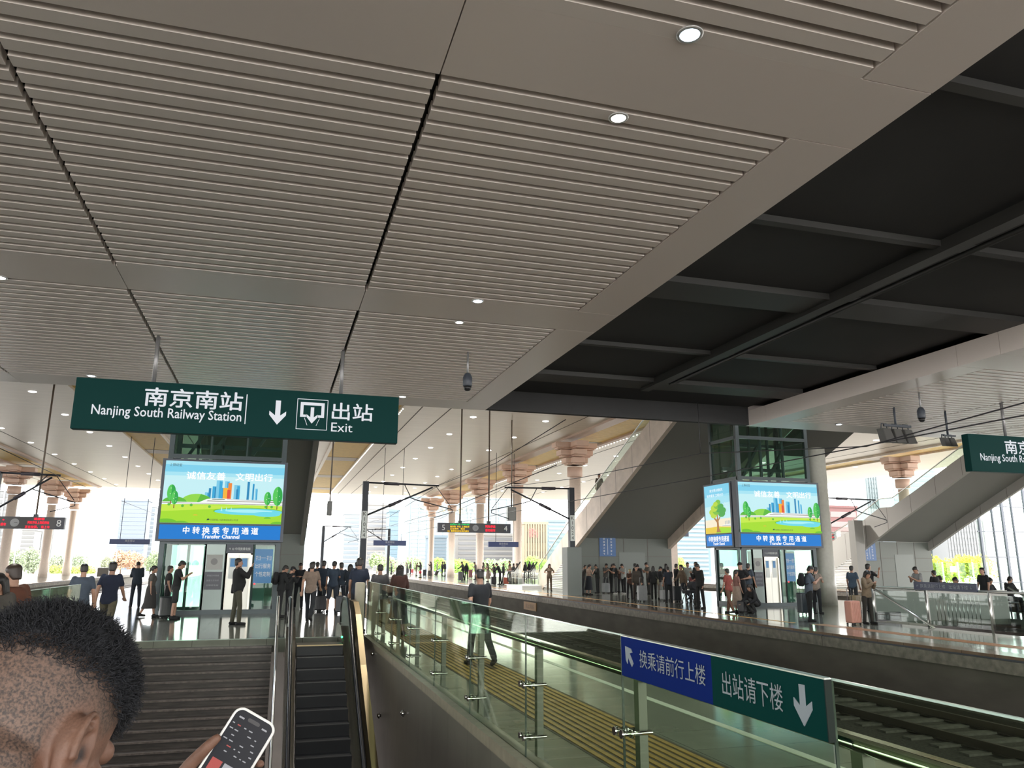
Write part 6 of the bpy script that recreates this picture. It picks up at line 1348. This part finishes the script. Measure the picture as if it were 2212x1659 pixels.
# --- right part of the opposite platform
P(1847, 1318, 1222, 'stand', R_+25, 'tee:4b5f74', 'trousers:35383c', 'short', 'man in steel blue shirt at left of the group by the pit railing')
P(1886, 1322, 1218, 'raise_', R_, 'tee:131518', 'trousers:1f2124', 'short', 'man in black shirt and black cap facing right with a raised phone')
P(1878, 1348, 1232, 'phone', T+10, 'jacket:8a7863', 'trousers:35322e', 'long', 'woman in beige hooded jacket leaning at the pit railing corner', fem=True)
suitcase(1845, 1350, .68, 'b98274', 'pink suitcase standing left of the woman in beige jacket', 12)
suitcase(1850, 1322, .60, '8a7a5e', 'tan bag shaped case behind the pink suitcase', 12, handle=False, w=.34)
for px, hd, Y, pose, face, top, lab, fem in ((1981, 1224, 23.4, 'phone', L, 'tee:9a9c9c', 'traveller in white shirt behind the navy direction board', False), (2017, 1232, 24.5, 'stand', A, 'tee:17191e', 'traveller in dark shirt right of the white shirt behind the direction board', False), (2121, 1226, 21.6, 'stand', L, 'tee:14171d', 'dark silhouetted man before the glazed wall at right', False),
        (2075, 1290, 22.6, 'sit', L, 'jacket:5b5048', 'seated traveller in brown behind the pit railing', False), (2135, 1292, 21.9, 'sit', T, 'jacket:1d2026', 'seated traveller in black below the dark silhouetted man', False), (2180, 1288, 23.5, 'sit', R_, 'jacket:2b2d31', 'seated traveller in charcoal at the right edge behind the railing', True), (2040, 1286, 25.2, 'sit', A, 'jacket:23252a', 'seated traveller in dark grey behind the direction board', True)):
    P(px, 0, hd, pose, face, top, 'trousers:1b1d22', 'short', lab, fem=fem, Y=Y)
for k, (x, y) in enumerate(((at(2075, 1290, y=22.6).x, 22.6), (at(2135, 1292, y=21.9).x, 21.9), (at(2180, 1288, y=23.5).x, 23.5), (at(2040, 1286, y=25.2).x, 25.2))):
    t = thing('waiting_stool', 'low dark stool under the seated traveller %s' % ('in brown', 'below the dark silhouetted man', 'in charcoal at the right edge', 'behind the direction board')[k], 'stool', (x, y, 0))
    MB().box(x-.2, x+.2, y-.2, y+.2, .33, .38).build('seat', black, t)
    for a_ in (-.17, .17):
        for b_ in (-.17, .17): MB().tube([(x+a_, y+b_, 0), (x+a_*.9, y+b_*.9, .33)], .015, 6).build('leg', dark_steel, t)
# rider on the upper staircase
v = at(1294, 1046, x=18.3); P(1294, 0, 1024, 'stand', T-10, 'tee:6d6152', 'trousers:2b2b2c', 'short', 'traveller riding up behind the tan staircase parapet', Y=v.y, H=1.7, z=at(1294, 1024, y=v.y).z-1.7)
for o in ROOTS:
    if '_o' in o: del o['_o']
